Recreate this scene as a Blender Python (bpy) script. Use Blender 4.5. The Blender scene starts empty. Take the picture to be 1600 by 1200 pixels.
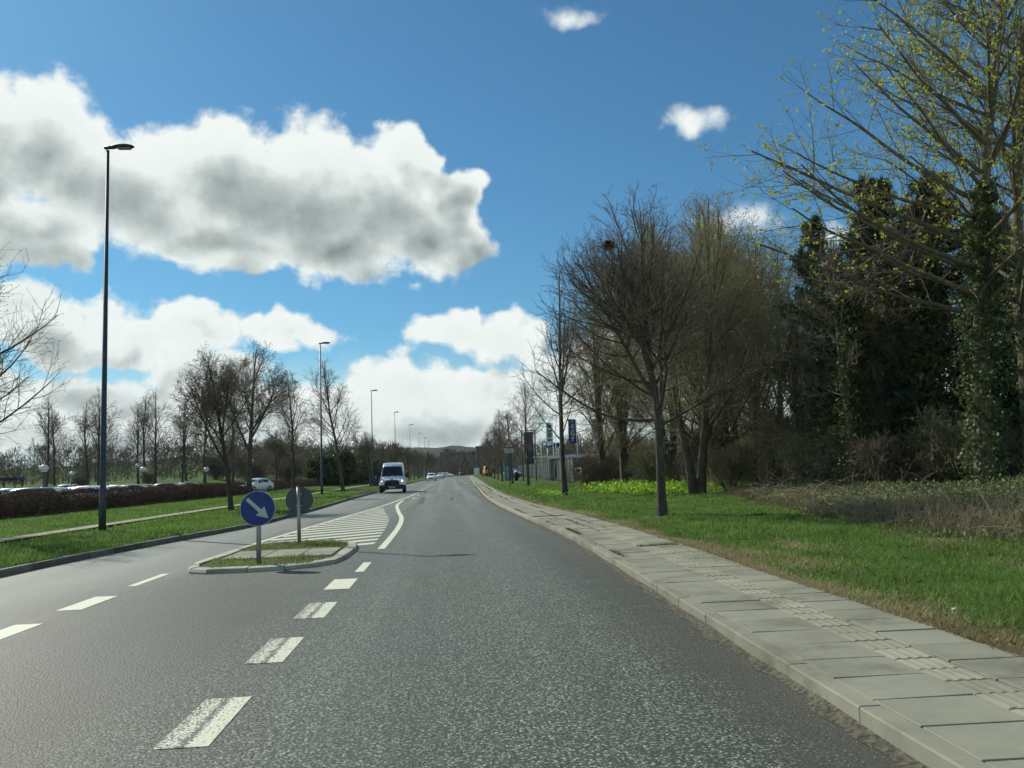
import bpy, math, random
import numpy as np
from mathutils import Matrix, Vector
R = math.radians
random.seed(7)
scene = bpy.context.scene
col = scene.collection

# ------------------------------------------------------------------ camera
cam_data = bpy.data.cameras.new('camera')
cam_data.sensor_width = 36.0
cam_data.lens = 36.0 * 1290.0 / 1600.0
cam_data.clip_start = 0.05
cam_data.clip_end = 6000.0
cam = bpy.data.objects.new('camera', cam_data)
col.objects.link(cam)
cam.matrix_world = Matrix(((0.99638, 0.02818, -0.08025, 0.0),
                           (-0.07685, -0.10606, -0.99139, 0.0),
                           (-0.03645, 0.99396, -0.10351, 1.5),
                           (0, 0, 0, 1)))
scene.camera = cam

# ------------------------------------------------------------------ sun and exposure
SUN_AZ = -43.0          # degrees from +Y, negative towards -X
SUN_EL = 39.5
sun_dir = Vector((math.sin(R(SUN_AZ)) * math.cos(R(SUN_EL)), math.cos(R(SUN_AZ)) * math.cos(R(SUN_EL)), math.sin(R(SUN_EL))))
sd = bpy.data.lights.new('sun', 'SUN')
sd.energy = 5.0
sd.angle = R(0.55)
sd.color = (1.0, 0.965, 0.84)
sun = bpy.data.objects.new('sun', sd)
col.objects.link(sun)
sun.rotation_euler = sun_dir.to_track_quat('Z', 'Y').to_euler()
sun.location = (-20, 20, 40)
vs = scene.view_settings
vs.view_transform = 'Standard'
vs.look = 'None'
vs.gamma = 1.0
vs.exposure = 0.0
vs.use_curve_mapping = False
scene.render.engine = 'CYCLES'
scene.cycles.use_denoising = True
scene.cycles.use_adaptive_sampling = True
scene.cycles.adaptive_threshold = 0.025
scene.cycles.adaptive_min_samples = 24
scene.cycles.max_bounces = 6
scene.cycles.diffuse_bounces = 3
scene.cycles.glossy_bounces = 3
scene.cycles.transmission_bounces = 4
scene.cycles.transparent_max_bounces = 8

# ------------------------------------------------------------------ world: sky with cumulus
world = bpy.data.worlds.new('World')
scene.world = world
world.use_nodes = True
nt = world.node_tree
nt.nodes.clear()
NN, LL = nt.nodes.new, nt.links.new

def wire(node, i, v):
    if v is None:
        return
    if isinstance(v, bpy.types.NodeSocket):
        LL(v, node.inputs[i])
    else:
        node.inputs[i].default_value = v

def M(op, a, b=None, c=None, clamp=False):
    n = NN('ShaderNodeMath'); n.operation = op; n.use_clamp = clamp
    wire(n, 0, a); wire(n, 1, b); wire(n, 2, c)
    return n.outputs[0]

def V(op, a, b=None):
    n = NN('ShaderNodeVectorMath'); n.operation = op
    wire(n, 0, a); wire(n, 1, b)
    return n.outputs[1] if op in ('LENGTH', 'DOT_PRODUCT', 'DISTANCE') else n.outputs[0]

def SS(v, a, b, lo=0.0, hi=1.0):
    n = NN('ShaderNodeMapRange'); n.interpolation_type = 'SMOOTHSTEP'
    wire(n, 0, v); wire(n, 1, a); wire(n, 2, b); wire(n, 3, lo); wire(n, 4, hi)
    return n.outputs[0]

def NOISE(vec, scale, detail=6.0, rough=0.55, dist=0.0, lac=2.1):
    n = NN('ShaderNodeTexNoise'); n.noise_dimensions = '3D'
    LL(vec, n.inputs['Vector'])
    n.inputs['Scale'].default_value = scale; n.inputs['Detail'].default_value = detail
    n.inputs['Roughness'].default_value = rough; n.inputs['Distortion'].default_value = dist
    n.inputs['Lacunarity'].default_value = lac
    return n.outputs['Fac']


BIG = [(-31.5, 19.3, 5.0, 4.3), (-26.0, 20.8, 5.2, 3.4), (-21.5, 18.6, 5.6, 3.6), (-15.8, 19.9, 5.0, 3.5), (-10.5, 18.8, 6.6, 4.0),
       (-5.0, 18.5, 5.0, 3.6), (0.6, 17.2, 2.6, 3.2), (-2.9, 21.2, 2.4, 1.9), (1.4, 19.3, 2.2, 1.7), (0.9, 17.9, 2.6, 2.4), (-26.5, 15.2, 5.0, 2.2),
       (-15.5, 15.6, 6.0, 2.1), (-8.0, 15.6, 5.0, 2.2), (1.3, 15.4, 2.6, 2.0), (-1.6, 16.6, 3.4, 2.4), (-30.5, 14.6, 5.0, 2.4), (-37.0, 18.0, 6.0, 4.0)]
SMALL = [(-25.0, 9.9, 6.0, 2.0), (-20.5, 8.9, 6.2, 1.2), (-16.7, 9.7, 2.7, 1.4), (-10.2, 9.8, 3.6, 1.2), (-13.4, 10.0, 1.4, 0.7),
         (1.2, 9.6, 2.6, 1.4), (5.2, 8.9, 2.8, 1.7), (10.0, 7.0, 4.0, 1.4),
         (-15.5, 6.5, 4.4, 1.6), (-24.4, 5.6, 5.0, 1.3), (-19.5, 4.9, 8.5, 1.5), (-2.5, 6.0, 5.0, 1.8), (3.3, 5.6, 5.0, 1.7), (-8.0, 4.6, 7.0, 1.5), (-30.0, 5.0, 6.0, 1.8), (12.0, 4.5, 8.0, 2.2), (-22.0, 3.4, 12.0, 1.8), (-4.0, 3.4, 12.0, 1.9), (24.0, 4.0, 10.0, 2.4)]
TINY = [(18.2, 22.7, 2.3, 0.62), (21.2, 15.3, 2.9, 1.15), (-2.5, 13.5, 0.9, 0.7), (26.4, 14.0, 2.2, 0.9), (9.0, 30.6, 3.0, 0.7)]

gen_field = None

def cloud_field(vec, fine=True, puffs=True):
    global gen_field
    """density of the cumulus field in a direction: flat-based heaps broken up by warped noise"""
    n = NN('ShaderNodeTexNoise'); LL(vec, n.inputs['Vector'])
    n.inputs['Scale'].default_value = 9.0; n.inputs['Detail'].default_value = 3.0 if fine else 1.0; n.inputs['Roughness'].default_value = 0.6
    w = V('MULTIPLY', V('SUBTRACT', n.outputs['Color'], (0.5, 0.5, 0.5)), (0.115, 0.115, 0.085))
    wv = V('ADD', vec, w)
    sep = NN('ShaderNodeSeparateXYZ'); LL(wv, sep.inputs[0])
    az = M('MULTIPLY', M('ARCTAN2', sep.outputs[0], sep.outputs[1]), 180 / math.pi)
    el = M('MULTIPLY', M('ARCSINE', sep.outputs[2]), 180 / math.pi)
    comb = NN('ShaderNodeCombineXYZ'); LL(az, comb.inputs[0]); LL(el, comb.inputs[1])
    AE = comb.outputs[0]

    def blobs(lst, k):
        cur = None
        for (a, e, ra, re) in lst:
            v = V('MULTIPLY', V('SUBTRACT', AE, (a, e, 0)), (1 / ra, 1 / re, 0))
            f = M('SUBTRACT', 1.0, V('LENGTH', v))
            if cur is None:
                cur = f
            else:
                m = NN('ShaderNodeMath'); m.operation = 'SMOOTH_MAX'
                LL(cur, m.inputs[0]); LL(f, m.inputs[1]); m.inputs[2].default_value = k
                cur = m.outputs[0]
        return cur
    n_f = M('SUBTRACT', NOISE(vec, 22.0, 6.0 if fine else 2.0, 0.66), 0.5)
    if puffs:
        vo = NN('ShaderNodeTexVoronoi'); vo.feature = 'F1'
        LL(V('ADD', vec, V('MULTIPLY', w, (0.25, 0.25, 0.25))), vo.inputs['Vector'])
        vo.inputs['Scale'].default_value = 17.0
        vo.inputs['Detail'].default_value = 1.0 if fine else 0.0; vo.inputs['Roughness'].default_value = 0.55
        puff = M('SUBTRACT', 0.44, vo.outputs['Distance'])
        brk = M('ADD', M('ADD', M('MULTIPLY', puff, 0.60), 0.12), M('MULTIPLY', n_f, 1.45))
    else:
        brk = M('ADD', M('MULTIPLY', n_f, 0.9), 0.12)
    bb, bs = blobs(BIG, 0.3), blobs(SMALL, 0.2)
    fb = M('ADD', M('MULTIPLY', M('ADD', bb, 0.12), 1.15), M('MULTIPLY', brk, 0.62))
    fs = M('MULTIPLY', M('ADD', M('ADD', bs, 0.22), M('MULTIPLY', brk, 1.0)), 0.75)
    ft = M('SUBTRACT', M('MULTIPLY', M('ADD', M('ADD', blobs(TINY, 0.1), 0.10), M('MULTIPLY', brk, 1.7)), 0.22), 0.03)
    # scattered cumulus of the same kind all round the sky
    if gen_field is None:
        inv = M('DIVIDE', 1.0, M('ADD', M('MAXIMUM', sep.outputs[2], 0.0), 0.14))
        sc_n = NN('ShaderNodeVectorMath'); sc_n.operation = 'SCALE'; LL(vec, sc_n.inputs[0]); LL(inv, sc_n.inputs[3])
        away = SS(M('ABSOLUTE', az), 38.0, 55.0)
        gen_field = M('SUBTRACT', M('MULTIPLY', M('SUBTRACT', NOISE(sc_n.outputs[0], 0.9, 3.0, 0.55), 0.56), 4.0), M('SUBTRACT', 1.5, M('MULTIPLY', away, 1.5)))
    fg = M('ADD', gen_field, M('MULTIPLY', brk, 0.4))
    smooth = M('MAXIMUM', M('ADD', bb, 0.05), M('ADD', bs, 0.05))
    return M('MAXIMUM', M('MAXIMUM', fb, fs), M('MAXIMUM', ft, fg)), el, n_f, M('MAXIMUM', smooth, gen_field)

tc = NN('ShaderNodeTexCoord')
D = tc.outputs['Generated']
f0, el0, nf0, sm0 = cloud_field(D)
S = np.array(sun_dir); 
f1, _, _, _ = cloud_field(V('NORMALIZE', V('ADD', D, tuple(S * 0.022))))
f2, _, _, sm2 = cloud_field(V('NORMALIZE', V('ADD', D, tuple(S * 0.10))), False, False)
alpha = SS(f0, -0.10, 0.24)
core = M('MAXIMUM', M('ADD', M('MULTIPLY', sm0, 0.7), M('MULTIPLY', M('SUBTRACT', f0, 0.15), 0.20)), 0.0)
optical = M('ADD', M('MULTIPLY', M('MAXIMUM', M('ADD', M('MULTIPLY', sm2, 0.8), M('MULTIPLY', f2, 0.25)), 0.0), 0.70), M('MULTIPLY', core, 0.92))
lit = M('POWER', 2.718, M('MULTIPLY', optical, -0.86))
relief = M('MULTIPLY', M('SUBTRACT', f0, f1), 0.28)
lit = M('ADD', lit, relief, clamp=True)
# pale veil of distant cloud low over the horizon
veil_edge = M('ADD', el0, M('MULTIPLY', nf0, 3.0))
veil = SS(veil_edge, 9.5, 2.2, 0.0, 0.88)
ccol = NN('ShaderNodeValToRGB')
cr = ccol.color_ramp
cr.elements[0].position = 0.18; cr.elements[0].color = (0.20, 0.24, 0.245, 1)
cr.elements[1].position = 0.85; cr.elements[1].color = (0.95, 1.0, 0.97, 1)
e2 = cr.elements.new(0.42); e2.color = (0.50, 0.57, 0.56, 1)
e3 = cr.elements.new(0.60); e3.color = (0.88, 0.95, 0.92, 1)
LL(lit, ccol.inputs[0])
world.cycles.sampling_method = 'MANUAL'
world.cycles.sample_map_resolution = 256

sky = NN('ShaderNodeTexSky')
sky.sky_type = 'NISHITA'
sky.sun_disc = False
sky.sun_elevation = R(SUN_EL)
sky.sun_rotation = R(SUN_AZ)
sky.altitude = 0
sky.air_density = 1.0
sky.dust_density = 0.3
sky.ozone_density = 1.0
bg_sky = NN('ShaderNodeBackground'); bg_sky.inputs[1].default_value = 0.080
LL(V('MULTIPLY', sky.outputs[0], (0.50, 0.97, 1.16)), bg_sky.inputs[0])
bg_veil = NN('ShaderNodeBackground'); bg_veil.inputs[0].default_value = (0.74, 0.87, 0.84, 1); bg_veil.inputs[1].default_value = 0.95
bg_cl = NN('ShaderNodeBackground'); bg_cl.inputs[1].default_value = 0.95
LL(ccol.outputs[0], bg_cl.inputs[0])
m1 = NN('ShaderNodeMixShader'); LL(veil, m1.inputs[0]); LL(bg_sky.outputs[0], m1.inputs[1]); LL(bg_veil.outputs[0], m1.inputs[2])
m2 = NN('ShaderNodeMixShader'); LL(alpha, m2.inputs[0]); LL(m1.outputs[0], m2.inputs[1]); LL(bg_cl.outputs[0], m2.inputs[2])
wo = NN('ShaderNodeOutputWorld'); LL(m2.outputs[0], wo.inputs[0])

# ------------------------------------------------------------------ helpers
def link(o, parent=None):
    col.objects.link(o)
    if parent is not None:
        o.parent = parent
    return o

def tag(o, label=None, cat=None, group=None, kind=None):
    if label: o['label'] = label
    if cat: o['category'] = cat
    if group: o['group'] = group
    if kind: o['kind'] = kind
    return o

def empty(name, loc=(0, 0, 0), rz=0.0, **kw):
    o = bpy.data.objects.new(name, None)
    o.empty_display_size = 0.2
    o.location = loc
    o.rotation_euler = (0, 0, rz)
    col.objects.link(o)
    return tag(o, **kw)

def inst(name, mesh, parent=None, loc=(0, 0, 0), rot=(0, 0, 0), scale=(1, 1, 1), **kw):
    o = bpy.data.objects.new(name, mesh)
    o.location = loc; o.rotation_euler = rot; o.scale = scale
    link(o, parent)
    return tag(o, **kw)

def np_mesh(name, verts, faces, mat, smooth=False):
    """verts (n,3) array; faces: list of (m,k) integer arrays with k = 3 or 4"""
    me = bpy.data.meshes.new(name)
    v = np.asarray(verts, np.float32)
    me.vertices.add(len(v)); me.vertices.foreach_set('co', v.ravel())
    fs = [np.asarray(f, np.int32) for f in faces if len(f)]
    idx = np.concatenate([f.ravel() for f in fs])
    tot = np.concatenate([np.full(len(f), f.shape[1], np.int32) for f in fs])
    st = np.concatenate([[0], np.cumsum(tot)[:-1]]).astype(np.int32)
    me.loops.add(len(idx)); me.loops.foreach_set('vertex_index', idx)
    me.polygons.add(len(tot)); me.polygons.foreach_set('loop_start', st)
    if smooth:
        me.polygons.foreach_set('use_smooth', np.ones(len(tot), bool))
    me.update(calc_edges=True)
    me.materials.append(mat)
    return me

class MB:
    """collects simple shapes for one mesh"""
    def __init__(self):
        self.v, self.f, self.s = [], [], []
    def add(self, vs_, fs_, smooth=False):
        o = len(self.v)
        self.v += [tuple(p) for p in vs_]
        self.f += [tuple(i + o for i in f) for f in fs_]
        self.s += [smooth] * len(fs_)
        return self
    def box(self, c, s, rz=0.0, bev=0.0):
        x, y, z = s[0] / 2, s[1] / 2, s[2] / 2
        ca, sa = math.cos(rz), math.sin(rz)
        def T(p): return (c[0] + p[0] * ca - p[1] * sa, c[1] + p[0] * sa + p[1] * ca, c[2] + p[2])
        if bev <= 0:
            vs_ = [T((i, j, k)) for k in (-z, z) for j in (-y, y) for i in (-x, x)]
            return self.add(vs_, [(0, 2, 3, 1), (4, 5, 7, 6), (0, 1, 5, 4), (2, 6, 7, 3), (0, 4, 6, 2), (1, 3, 7, 5)])
        b = bev
        rings = [(-z, b), (-z + b, 0), (z - b, 0), (z, b)]
        vs_ = []
        for (zz, q) in rings:
            X, Y = x - q, y - q
            e = b if q == 0 else b * 0.5
            vs_ += [T(p + (zz,)) for p in ((-X + e, -Y), (X - e, -Y), (X, -Y + e), (X, Y - e), (X - e, Y), (-X + e, Y), (-X, Y - e), (-X, -Y + e))]
        fs_ = [tuple(range(7, -1, -1)), tuple(range(24, 32))]
        for r in range(3):
            for i in range(8):
                j = (i + 1) % 8
                fs_.append((r * 8 + i, r * 8 + j, r * 8 + 8 + j, r * 8 + 8 + i))
        return self.add(vs_, fs_)
    def tube(self, pts, rad, n=10, caps=True, smooth=True):
        pts = [Vector(p) for p in pts]
        if not hasattr(rad, '__len__'): rad = [rad] * len(pts)
        vs_, fs_ = [], []
        for i, p in enumerate(pts):
            d = (pts[min(i + 1, len(pts) - 1)] - pts[max(i - 1, 0)]).normalized()
            a = d.cross(Vector((0, 1, 0)) if abs(d.y) < 0.9 else Vector((1, 0, 0))).normalized()
            b = d.cross(a)
            for k in range(n):
                t = 2 * math.pi * k / n
                vs_.append(p + a * (math.cos(t) * rad[i]) + b * (math.sin(t) * rad[i]))
        for i in range(len(pts) - 1):
            for k in range(n):
                j = (k + 1) % n
                fs_.append((i * n + k, i * n + j, (i + 1) * n + j, (i + 1) * n + k))
        self.add(vs_, fs_, smooth)
        if caps:
            o = len(self.v) - len(vs_)
            self.f += [tuple(o + k for k in range(n - 1, -1, -1)), tuple(o + (len(pts) - 1) * n + k for k in range(n))]
            self.s += [False, False]
        return self
    def prism(self, poly, a, b, axis='y'):
        """extrude a 2D polygon between a and b along an axis"""
        n = len(poly)
        def T(p, t):
            return {'y': (p[0], t, p[1]), 'x': (t, p[0], p[1]), 'z': (p[0], p[1], t)}[axis]
        vs_ = [T(p, a) for p in poly] + [T(p, b) for p in poly]
        fs_ = [tuple(range(n)), tuple(range(2 * n - 1, n - 1, -1))]
        fs_ += [(i, i + n, (i + 1) % n + n, (i + 1) % n) for i in range(n)]
        return self.add(vs_, fs_)
    def lathe(self, prof, c=(0, 0, 0), n=20, smooth=True):
        vs_, fs_ = [], []
        for (r, z) in prof:
            for k in range(n):
                t = 2 * math.pi * k / n
                vs_.append((c[0] + r * math.cos(t), c[1] + r * math.sin(t), c[2] + z))
        for i in range(len(prof) - 1):
            for k in range(n):
                j = (k + 1) % n
                fs_.append((i * n + k, i * n + j, (i + 1) * n + j, (i + 1) * n + k))
        return self.add(vs_, fs_, smooth)
    def mesh(self, name, mat):
        me = bpy.data.meshes.new(name)
        me.from_pydata([tuple(p) for p in self.v], [], self.f)
        me.polygons.foreach_set('use_smooth', self.s)
        me.update()
        import bmesh
        bm = bmesh.new(); bm.from_mesh(me)
        bmesh.ops.recalc_face_normals(bm, faces=bm.faces[:])
        bm.to_mesh(me); bm.free()
        me.materials.append(mat)
        return me
    def build(self, name, mat, parent=None, **kw):
        return inst(name, self.mesh(name, mat), parent, **kw)

def copy_tree(o, parent=None):
    c = o.copy()
    col.objects.link(c)
    if parent is not None:
        c.parent = parent
    for ch in list(o.children):
        copy_tree(ch, c)
    return c

# ------------------------------------------------------------------ materials
class NT:
    """tiny node-building helper for materials"""
    def __init__(self, name):
        self.m = bpy.data.materials.new(name)
        self.m.use_nodes = True
        self.t = self.m.node_tree
        self.b = self.t.nodes['Principled BSDF']
        self.out = self.t.nodes['Material Output']
    def n(self, kind, **kw):
        x = self.t.nodes.new(kind)
        for k, v in kw.items(): setattr(x, k, v)
        return x
    def l(self, a, b): self.t.links.new(a, b)
    def put(self, node, i, v):
        if isinstance(v, bpy.types.NodeSocket): self.l(v, node.inputs[i])
        elif v is not None: node.inputs[i].default_value = v
    def coord(self, which='Object'):
        return self.n('ShaderNodeTexCoord').outputs[which]
    def pos(self):
        return self.n('ShaderNodeNewGeometry').outputs['Position']
    def noise(self, vec, scale, detail=4.0, rough=0.55, out='Fac'):
        x = self.n('ShaderNodeTexNoise')
        self.l(vec, x.inputs['Vector'])
        x.inputs['Scale'].default_value = scale; x.inputs['Detail'].default_value = detail; x.inputs['Roughness'].default_value = rough
        return x.outputs[out]
    def math(self, op, a, b=None, clamp=False):
        x = self.n('ShaderNodeMath', operation=op, use_clamp=clamp)
        self.put(x, 0, a); self.put(x, 1, b)
        return x.outputs[0]
    def rng(self, v, a, b, lo=0.0, hi=1.0, smooth=True):
        x = self.n('ShaderNodeMapRange')
        if smooth: x.interpolation_type = 'SMOOTHSTEP'
        self.put(x, 0, v); self.put(x, 1, a); self.put(x, 2, b); self.put(x, 3, lo); self.put(x, 4, hi)
        return x.outputs[0]
    def mix(self, f, a, b):
        x = self.n('ShaderNodeMix', data_type='RGBA')
        self.put(x, 0, f)
        for i, v in ((6, a), (7, b)):
            if isinstance(v, bpy.types.NodeSocket): self.l(v, x.inputs[i])
            else: x.inputs[i].default_value = (v[0], v[1], v[2], 1)
        return x.outputs[2]
    def scale(self, vec, s):
        x = self.n('ShaderNodeVectorMath', operation='MULTIPLY')
        self.l(vec, x.inputs[0]); x.inputs[1].default_value = s
        return x.outputs[0]
    def xyz(self, vec):
        x = self.n('ShaderNodeSeparateXYZ'); self.l(vec, x.inputs[0])
        return x.outputs
    def color(self, c): self.put(self.b, 'Base Color', c if isinstance(c, bpy.types.NodeSocket) else (c[0], c[1], c[2], 1))
    def set(self, rough=None, spec=None, metal=None):
        if rough is not None: self.put(self.b, 'Roughness', rough)
        if spec is not None: self.put(self.b, 'Specular IOR Level', spec)
        if metal is not None: self.put(self.b, 'Metallic', metal)
        return self
    def bump(self, h, strength=0.4, dist=0.01):
        x = self.n('ShaderNodeBump')
        x.inputs['Strength'].default_value = strength; x.inputs['Distance'].default_value = dist
        self.l(h, x.inputs['Height']); self.l(x.outputs[0], self.b.inputs['Normal'])

def plain(name, c, rough=0.6, spec=0.4, metal=0.0, var=0.15, scale=8.0, coat=0.0):
    k = NT(name)
    nz = k.noise(k.coord(), scale, 5.0)
    k.color(k.mix(k.rng(nz, 0.3, 0.7), tuple(x * (1 - var) for x in c), tuple(min(1, x * (1 + var)) for x in c)))
    k.set(rough, spec, metal)
    if coat: k.b.inputs['Coat Weight'].default_value = coat
    return k.m

def leafy(name, c1, c2, trans=0.4, rough=0.55, spec=0.25):
    """leaves and blades: colour varies per leaf, some light passes through"""
    k = NT(name)
    isl = k.n('ShaderNodeNewGeometry').outputs['Random Per Island']
    big = k.noise(k.pos(), 0.6, 3.0)
    f = k.math('ADD', k.math('MULTIPLY', isl, 0.6), k.math('MULTIPLY', k.rng(big, 0.35, 0.65), 0.4))
    c = k.mix(f, c1, c2)
    k.color(c); k.set(rough, spec)
    if trans > 0:
        tr = k.n('ShaderNodeBsdfTranslucent'); k.l(c, tr.inputs[0])
        mx = k.n('ShaderNodeMixShader'); mx.inputs[0].default_value = trans
        k.l(k.b.outputs[0], mx.inputs[1]); k.l(tr.outputs[0], mx.inputs[2]); k.l(mx.outputs[0], k.out.inputs['Surface'])
    return k.m

def bark(name, c1, c2):
    k = NT(name)
    p = k.coord()
    a = k.noise(k.scale(p, (6, 6, 1.2)), 3.0, 6.0, 0.65)
    g = k.noise(p, 1.4, 3.0)
    k.color(k.mix(k.math('ADD', k.math('MULTIPLY', k.rng(a, 0.3, 0.7), 0.7), k.math('MULTIPLY', k.rng(g, 0.4, 0.7), 0.3)), c1, c2))
    k.set(0.85, 0.2); k.bump(a, 0.5, 0.02)
    return k.m

MAT = {}
def make_asphalt():
    k = NT('asphalt')
    p = k.pos()
    x, y, z = k.xyz(p)
    v = k.n('ShaderNodeTexVoronoi'); k.l(p, v.inputs['Vector']); v.inputs['Scale'].default_value = 60.0
    grain = k.noise(p, 44.0, 3.0, 0.65)
    cr_, cg_, cb_ = k.xyz(v.outputs['Color'])
    chip = k.rng(cr_, 0.42, 0.60)                           # which stones are pale
    core = k.rng(v.outputs['Distance'], 0.75, 0.35)
    speck = k.math('MULTIPLY', k.math('MULTIPLY', chip, core), k.rng(grain, 0.38, 0.58))
    # long streaks along the lane and slow patches
    streak = k.noise(k.scale(p, (1.6, 0.03, 1)), 1.0, 4.0, 0.6)
    patch = k.noise(k.scale(p, (1, 0.35, 1)), 0.42, 5.0, 0.62)
    base = k.mix(k.rng(grain, 0.25, 0.75), (0.030, 0.035, 0.027), (0.096, 0.108, 0.083))
    stone = k.mix(cg_, (0.22, 0.245, 0.19), (0.54, 0.57, 0.46))
    # worn, dusty margins and the turning bay hold few bare stones
    wob = k.math('MULTIPLY', k.math('SUBTRACT', patch, 0.5), 1.6)
    xr = k.math('ADD', x, wob)
    right = k.rng(k.math('ADD', xr, k.math('MULTIPLY', k.math('SUBTRACT', k.noise(p, 3.0, 5.0, 0.7), 0.5), 1.4)), 1.2, 2.3)
    bay = k.math('MULTIPLY', k.rng(xr, -1.5, -2.6), k.math('MULTIPLY', k.rng(xr, -6.5, -5.2), k.rng(k.math('ADD', y, wob), 19.0, 8.0)))
    left_sheen = k.rng(xr, -4.3, -5.0)  # left lane: sun sheen painted in as paler asphalt with fewer specks
    dust = k.math('MAXIMUM', k.math('MULTIPLY', right, 0.85), k.math('MAXIMUM', k.math('MULTIPLY', bay, 0.75), k.math('MULTIPLY', left_sheen, 0.5)))
    worn = k.math('MULTIPLY', k.rng(streak, 0.35, 0.7), 0.40)
    amount = k.math('MULTIPLY', speck, k.math('SUBTRACT', 1.0, k.math('MAXIMUM', dust, worn)), clamp=True)
    c = k.mix(amount, base, stone)
    dusty = k.mix(k.rng(patch, 0.3, 0.7), (0.085, 0.079, 0.062), (0.135, 0.125, 0.10))
    c = k.mix(k.math('MULTIPLY', left_sheen, 0.6), c, (0.27, 0.285, 0.25))
    c = k.mix(k.math('MULTIPLY', k.math('MAXIMUM', k.math('MULTIPLY', right, 0.85), k.math('MULTIPLY', bay, 0.75)), 0.66), c, k.mix(k.rng(grain, 0.3, 0.7), dusty, (0.060, 0.057, 0.047)))
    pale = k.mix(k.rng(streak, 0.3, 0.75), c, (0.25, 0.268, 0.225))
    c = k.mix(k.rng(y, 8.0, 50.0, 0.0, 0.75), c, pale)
    # wheel tracks polished darker, oil drip between them, faint transverse stains
    tr = k.math('MULTIPLY', k.math('ADD', k.math('SINE', k.math('ADD', k.math('MULTIPLY', x, 3.7), k.math('MULTIPLY', streak, 3.0))), 1.0), 0.5)
    stain = k.rng(k.noise(k.scale(p, (1.2, 0.5, 1)), 1.1, 6.0, 0.7), 0.58, 0.72)
    dk = k.math('ADD', k.math('MULTIPLY', tr, 0.20), k.math('MULTIPLY', stain, 0.22))
    c = k.mix(dk, c, (0.030, 0.033, 0.028))
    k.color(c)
    k.set(k.rng(patch, 0.3, 0.7, 0.50, 0.64), 0.26)
    k.bump(k.math('MULTIPLY', v.outputs['Distance'], -1.0), 0.35, 0.01)
    return k.m
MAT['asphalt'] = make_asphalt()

def make_patch():
    k = NT('fresh_asphalt'); p = k.pos()
    g = k.noise(p, 60.0, 2.0)
    k.color(k.mix(k.rng(g, 0.3, 0.7), (0.028, 0.03, 0.03), (0.07, 0.072, 0.068))); k.set(0.7, 0.4)
    return k.m
MAT['fresh_asphalt'] = make_patch()

def make_paint(name, wear, band):
    k = NT(name); p = k.pos(); o = k.coord()
    x, y, z = k.xyz(o)
    g = k.noise(p, 55.0, 2.0, 0.6); s = k.noise(p, 6.0, 3.0)
    bandm = k.rng(k.math('ABSOLUTE', k.math('ADD', x, k.math('MULTIPLY', k.math('SUBTRACT', s, 0.5), 0.05))), 0.055, 0.0)
    lefts = k.rng(x, 0.03, -0.14)
    w = k.math('ADD', k.math('ADD', g, k.math('MULTIPLY', bandm, 0.15 * band)), k.math('ADD', k.math('MULTIPLY', lefts, 0.09 * band), k.math('MULTIPLY', k.math('SUBTRACT', s, 0.5), 0.2)))
    m = k.rng(w, 0.66 - wear, 0.78 - wear)
    white = k.mix(s, (0.56, 0.57, 0.43), (0.68, 0.69, 0.54))
    k.color(k.mix(m, white, (0.085, 0.09, 0.08))); k.set(0.6, 0.35)
    k.bump(g, 0.3, 0.01)
    return k.m
MAT['paint_worn'] = make_paint('worn_road_paint', 0.12, 1.35)
MAT['paint'] = make_paint('road_paint', 0.0, 0.15)
MAT['paint_dull'] = make_paint('dull_road_paint', 0.06, 0.0)

def make_concrete(name, c1, c2, stain):
    k = NT(name); p = k.pos()
    inf = k.n('ShaderNodeObjectInfo').outputs['Random']
    a = k.noise(p, 2.2, 6.0, 0.65); g = k.noise(p, 90.0, 2.0)
    f = k.math('ADD', k.math('MULTIPLY', k.rng(a, 0.3, 0.7), 0.6), k.math('ADD', k.math('MULTIPLY', g, 0.25), k.math('MULTIPLY', k.math('SUBTRACT', inf, 0.3), 0.7)), clamp=True)
    c = k.mix(f, c1, c2)
    st = k.noise(p, 0.9, 6.0, 0.7)
    k.color(k.mix(k.rng(st, 0.50, 0.68, 0, 0.75), c, stain)); k.set(0.85, 0.25)
    k.bump(g, 0.25, 0.003)
    return k.m
MAT['slab'] = make_concrete('paving_concrete', (0.185, 0.19, 0.142), (0.275, 0.275, 0.21), (0.125, 0.12, 0.085))
MAT['tile'] = make_concrete('tactile_concrete', (0.215, 0.212, 0.155), (0.31, 0.30, 0.225), (0.15, 0.14, 0.10))
MAT['kerb'] = make_concrete('kerb_concrete', (0.19, 0.19, 0.145), (0.275, 0.27, 0.205), (0.12, 0.115, 0.08))
MAT['kerb_dark'] = make_concrete('shaded_kerb_concrete', (0.12, 0.12, 0.105), (0.20, 0.195, 0.165), (0.07, 0.075, 0.05))  # darker than the right kerb: shade on its road face put into the colour
MAT['kerb_pale'] = make_concrete('island_kerb_concrete', (0.30, 0.295, 0.23), (0.42, 0.41, 0.32), (0.20, 0.185, 0.135))
MAT['joint'] = plain('joint_soil', (0.085, 0.08, 0.056), 0.95, 0.1, var=0.4, scale=20)
MAT['grit'] = plain('kerbside_grit', (0.092, 0.086, 0.067), 0.95, 0.1, var=0.5, scale=30)
MAT['gravel_path'] = plain('pale_path', (0.27, 0.265, 0.19), 0.9, 0.2, var=0.2, scale=1.5)

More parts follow.
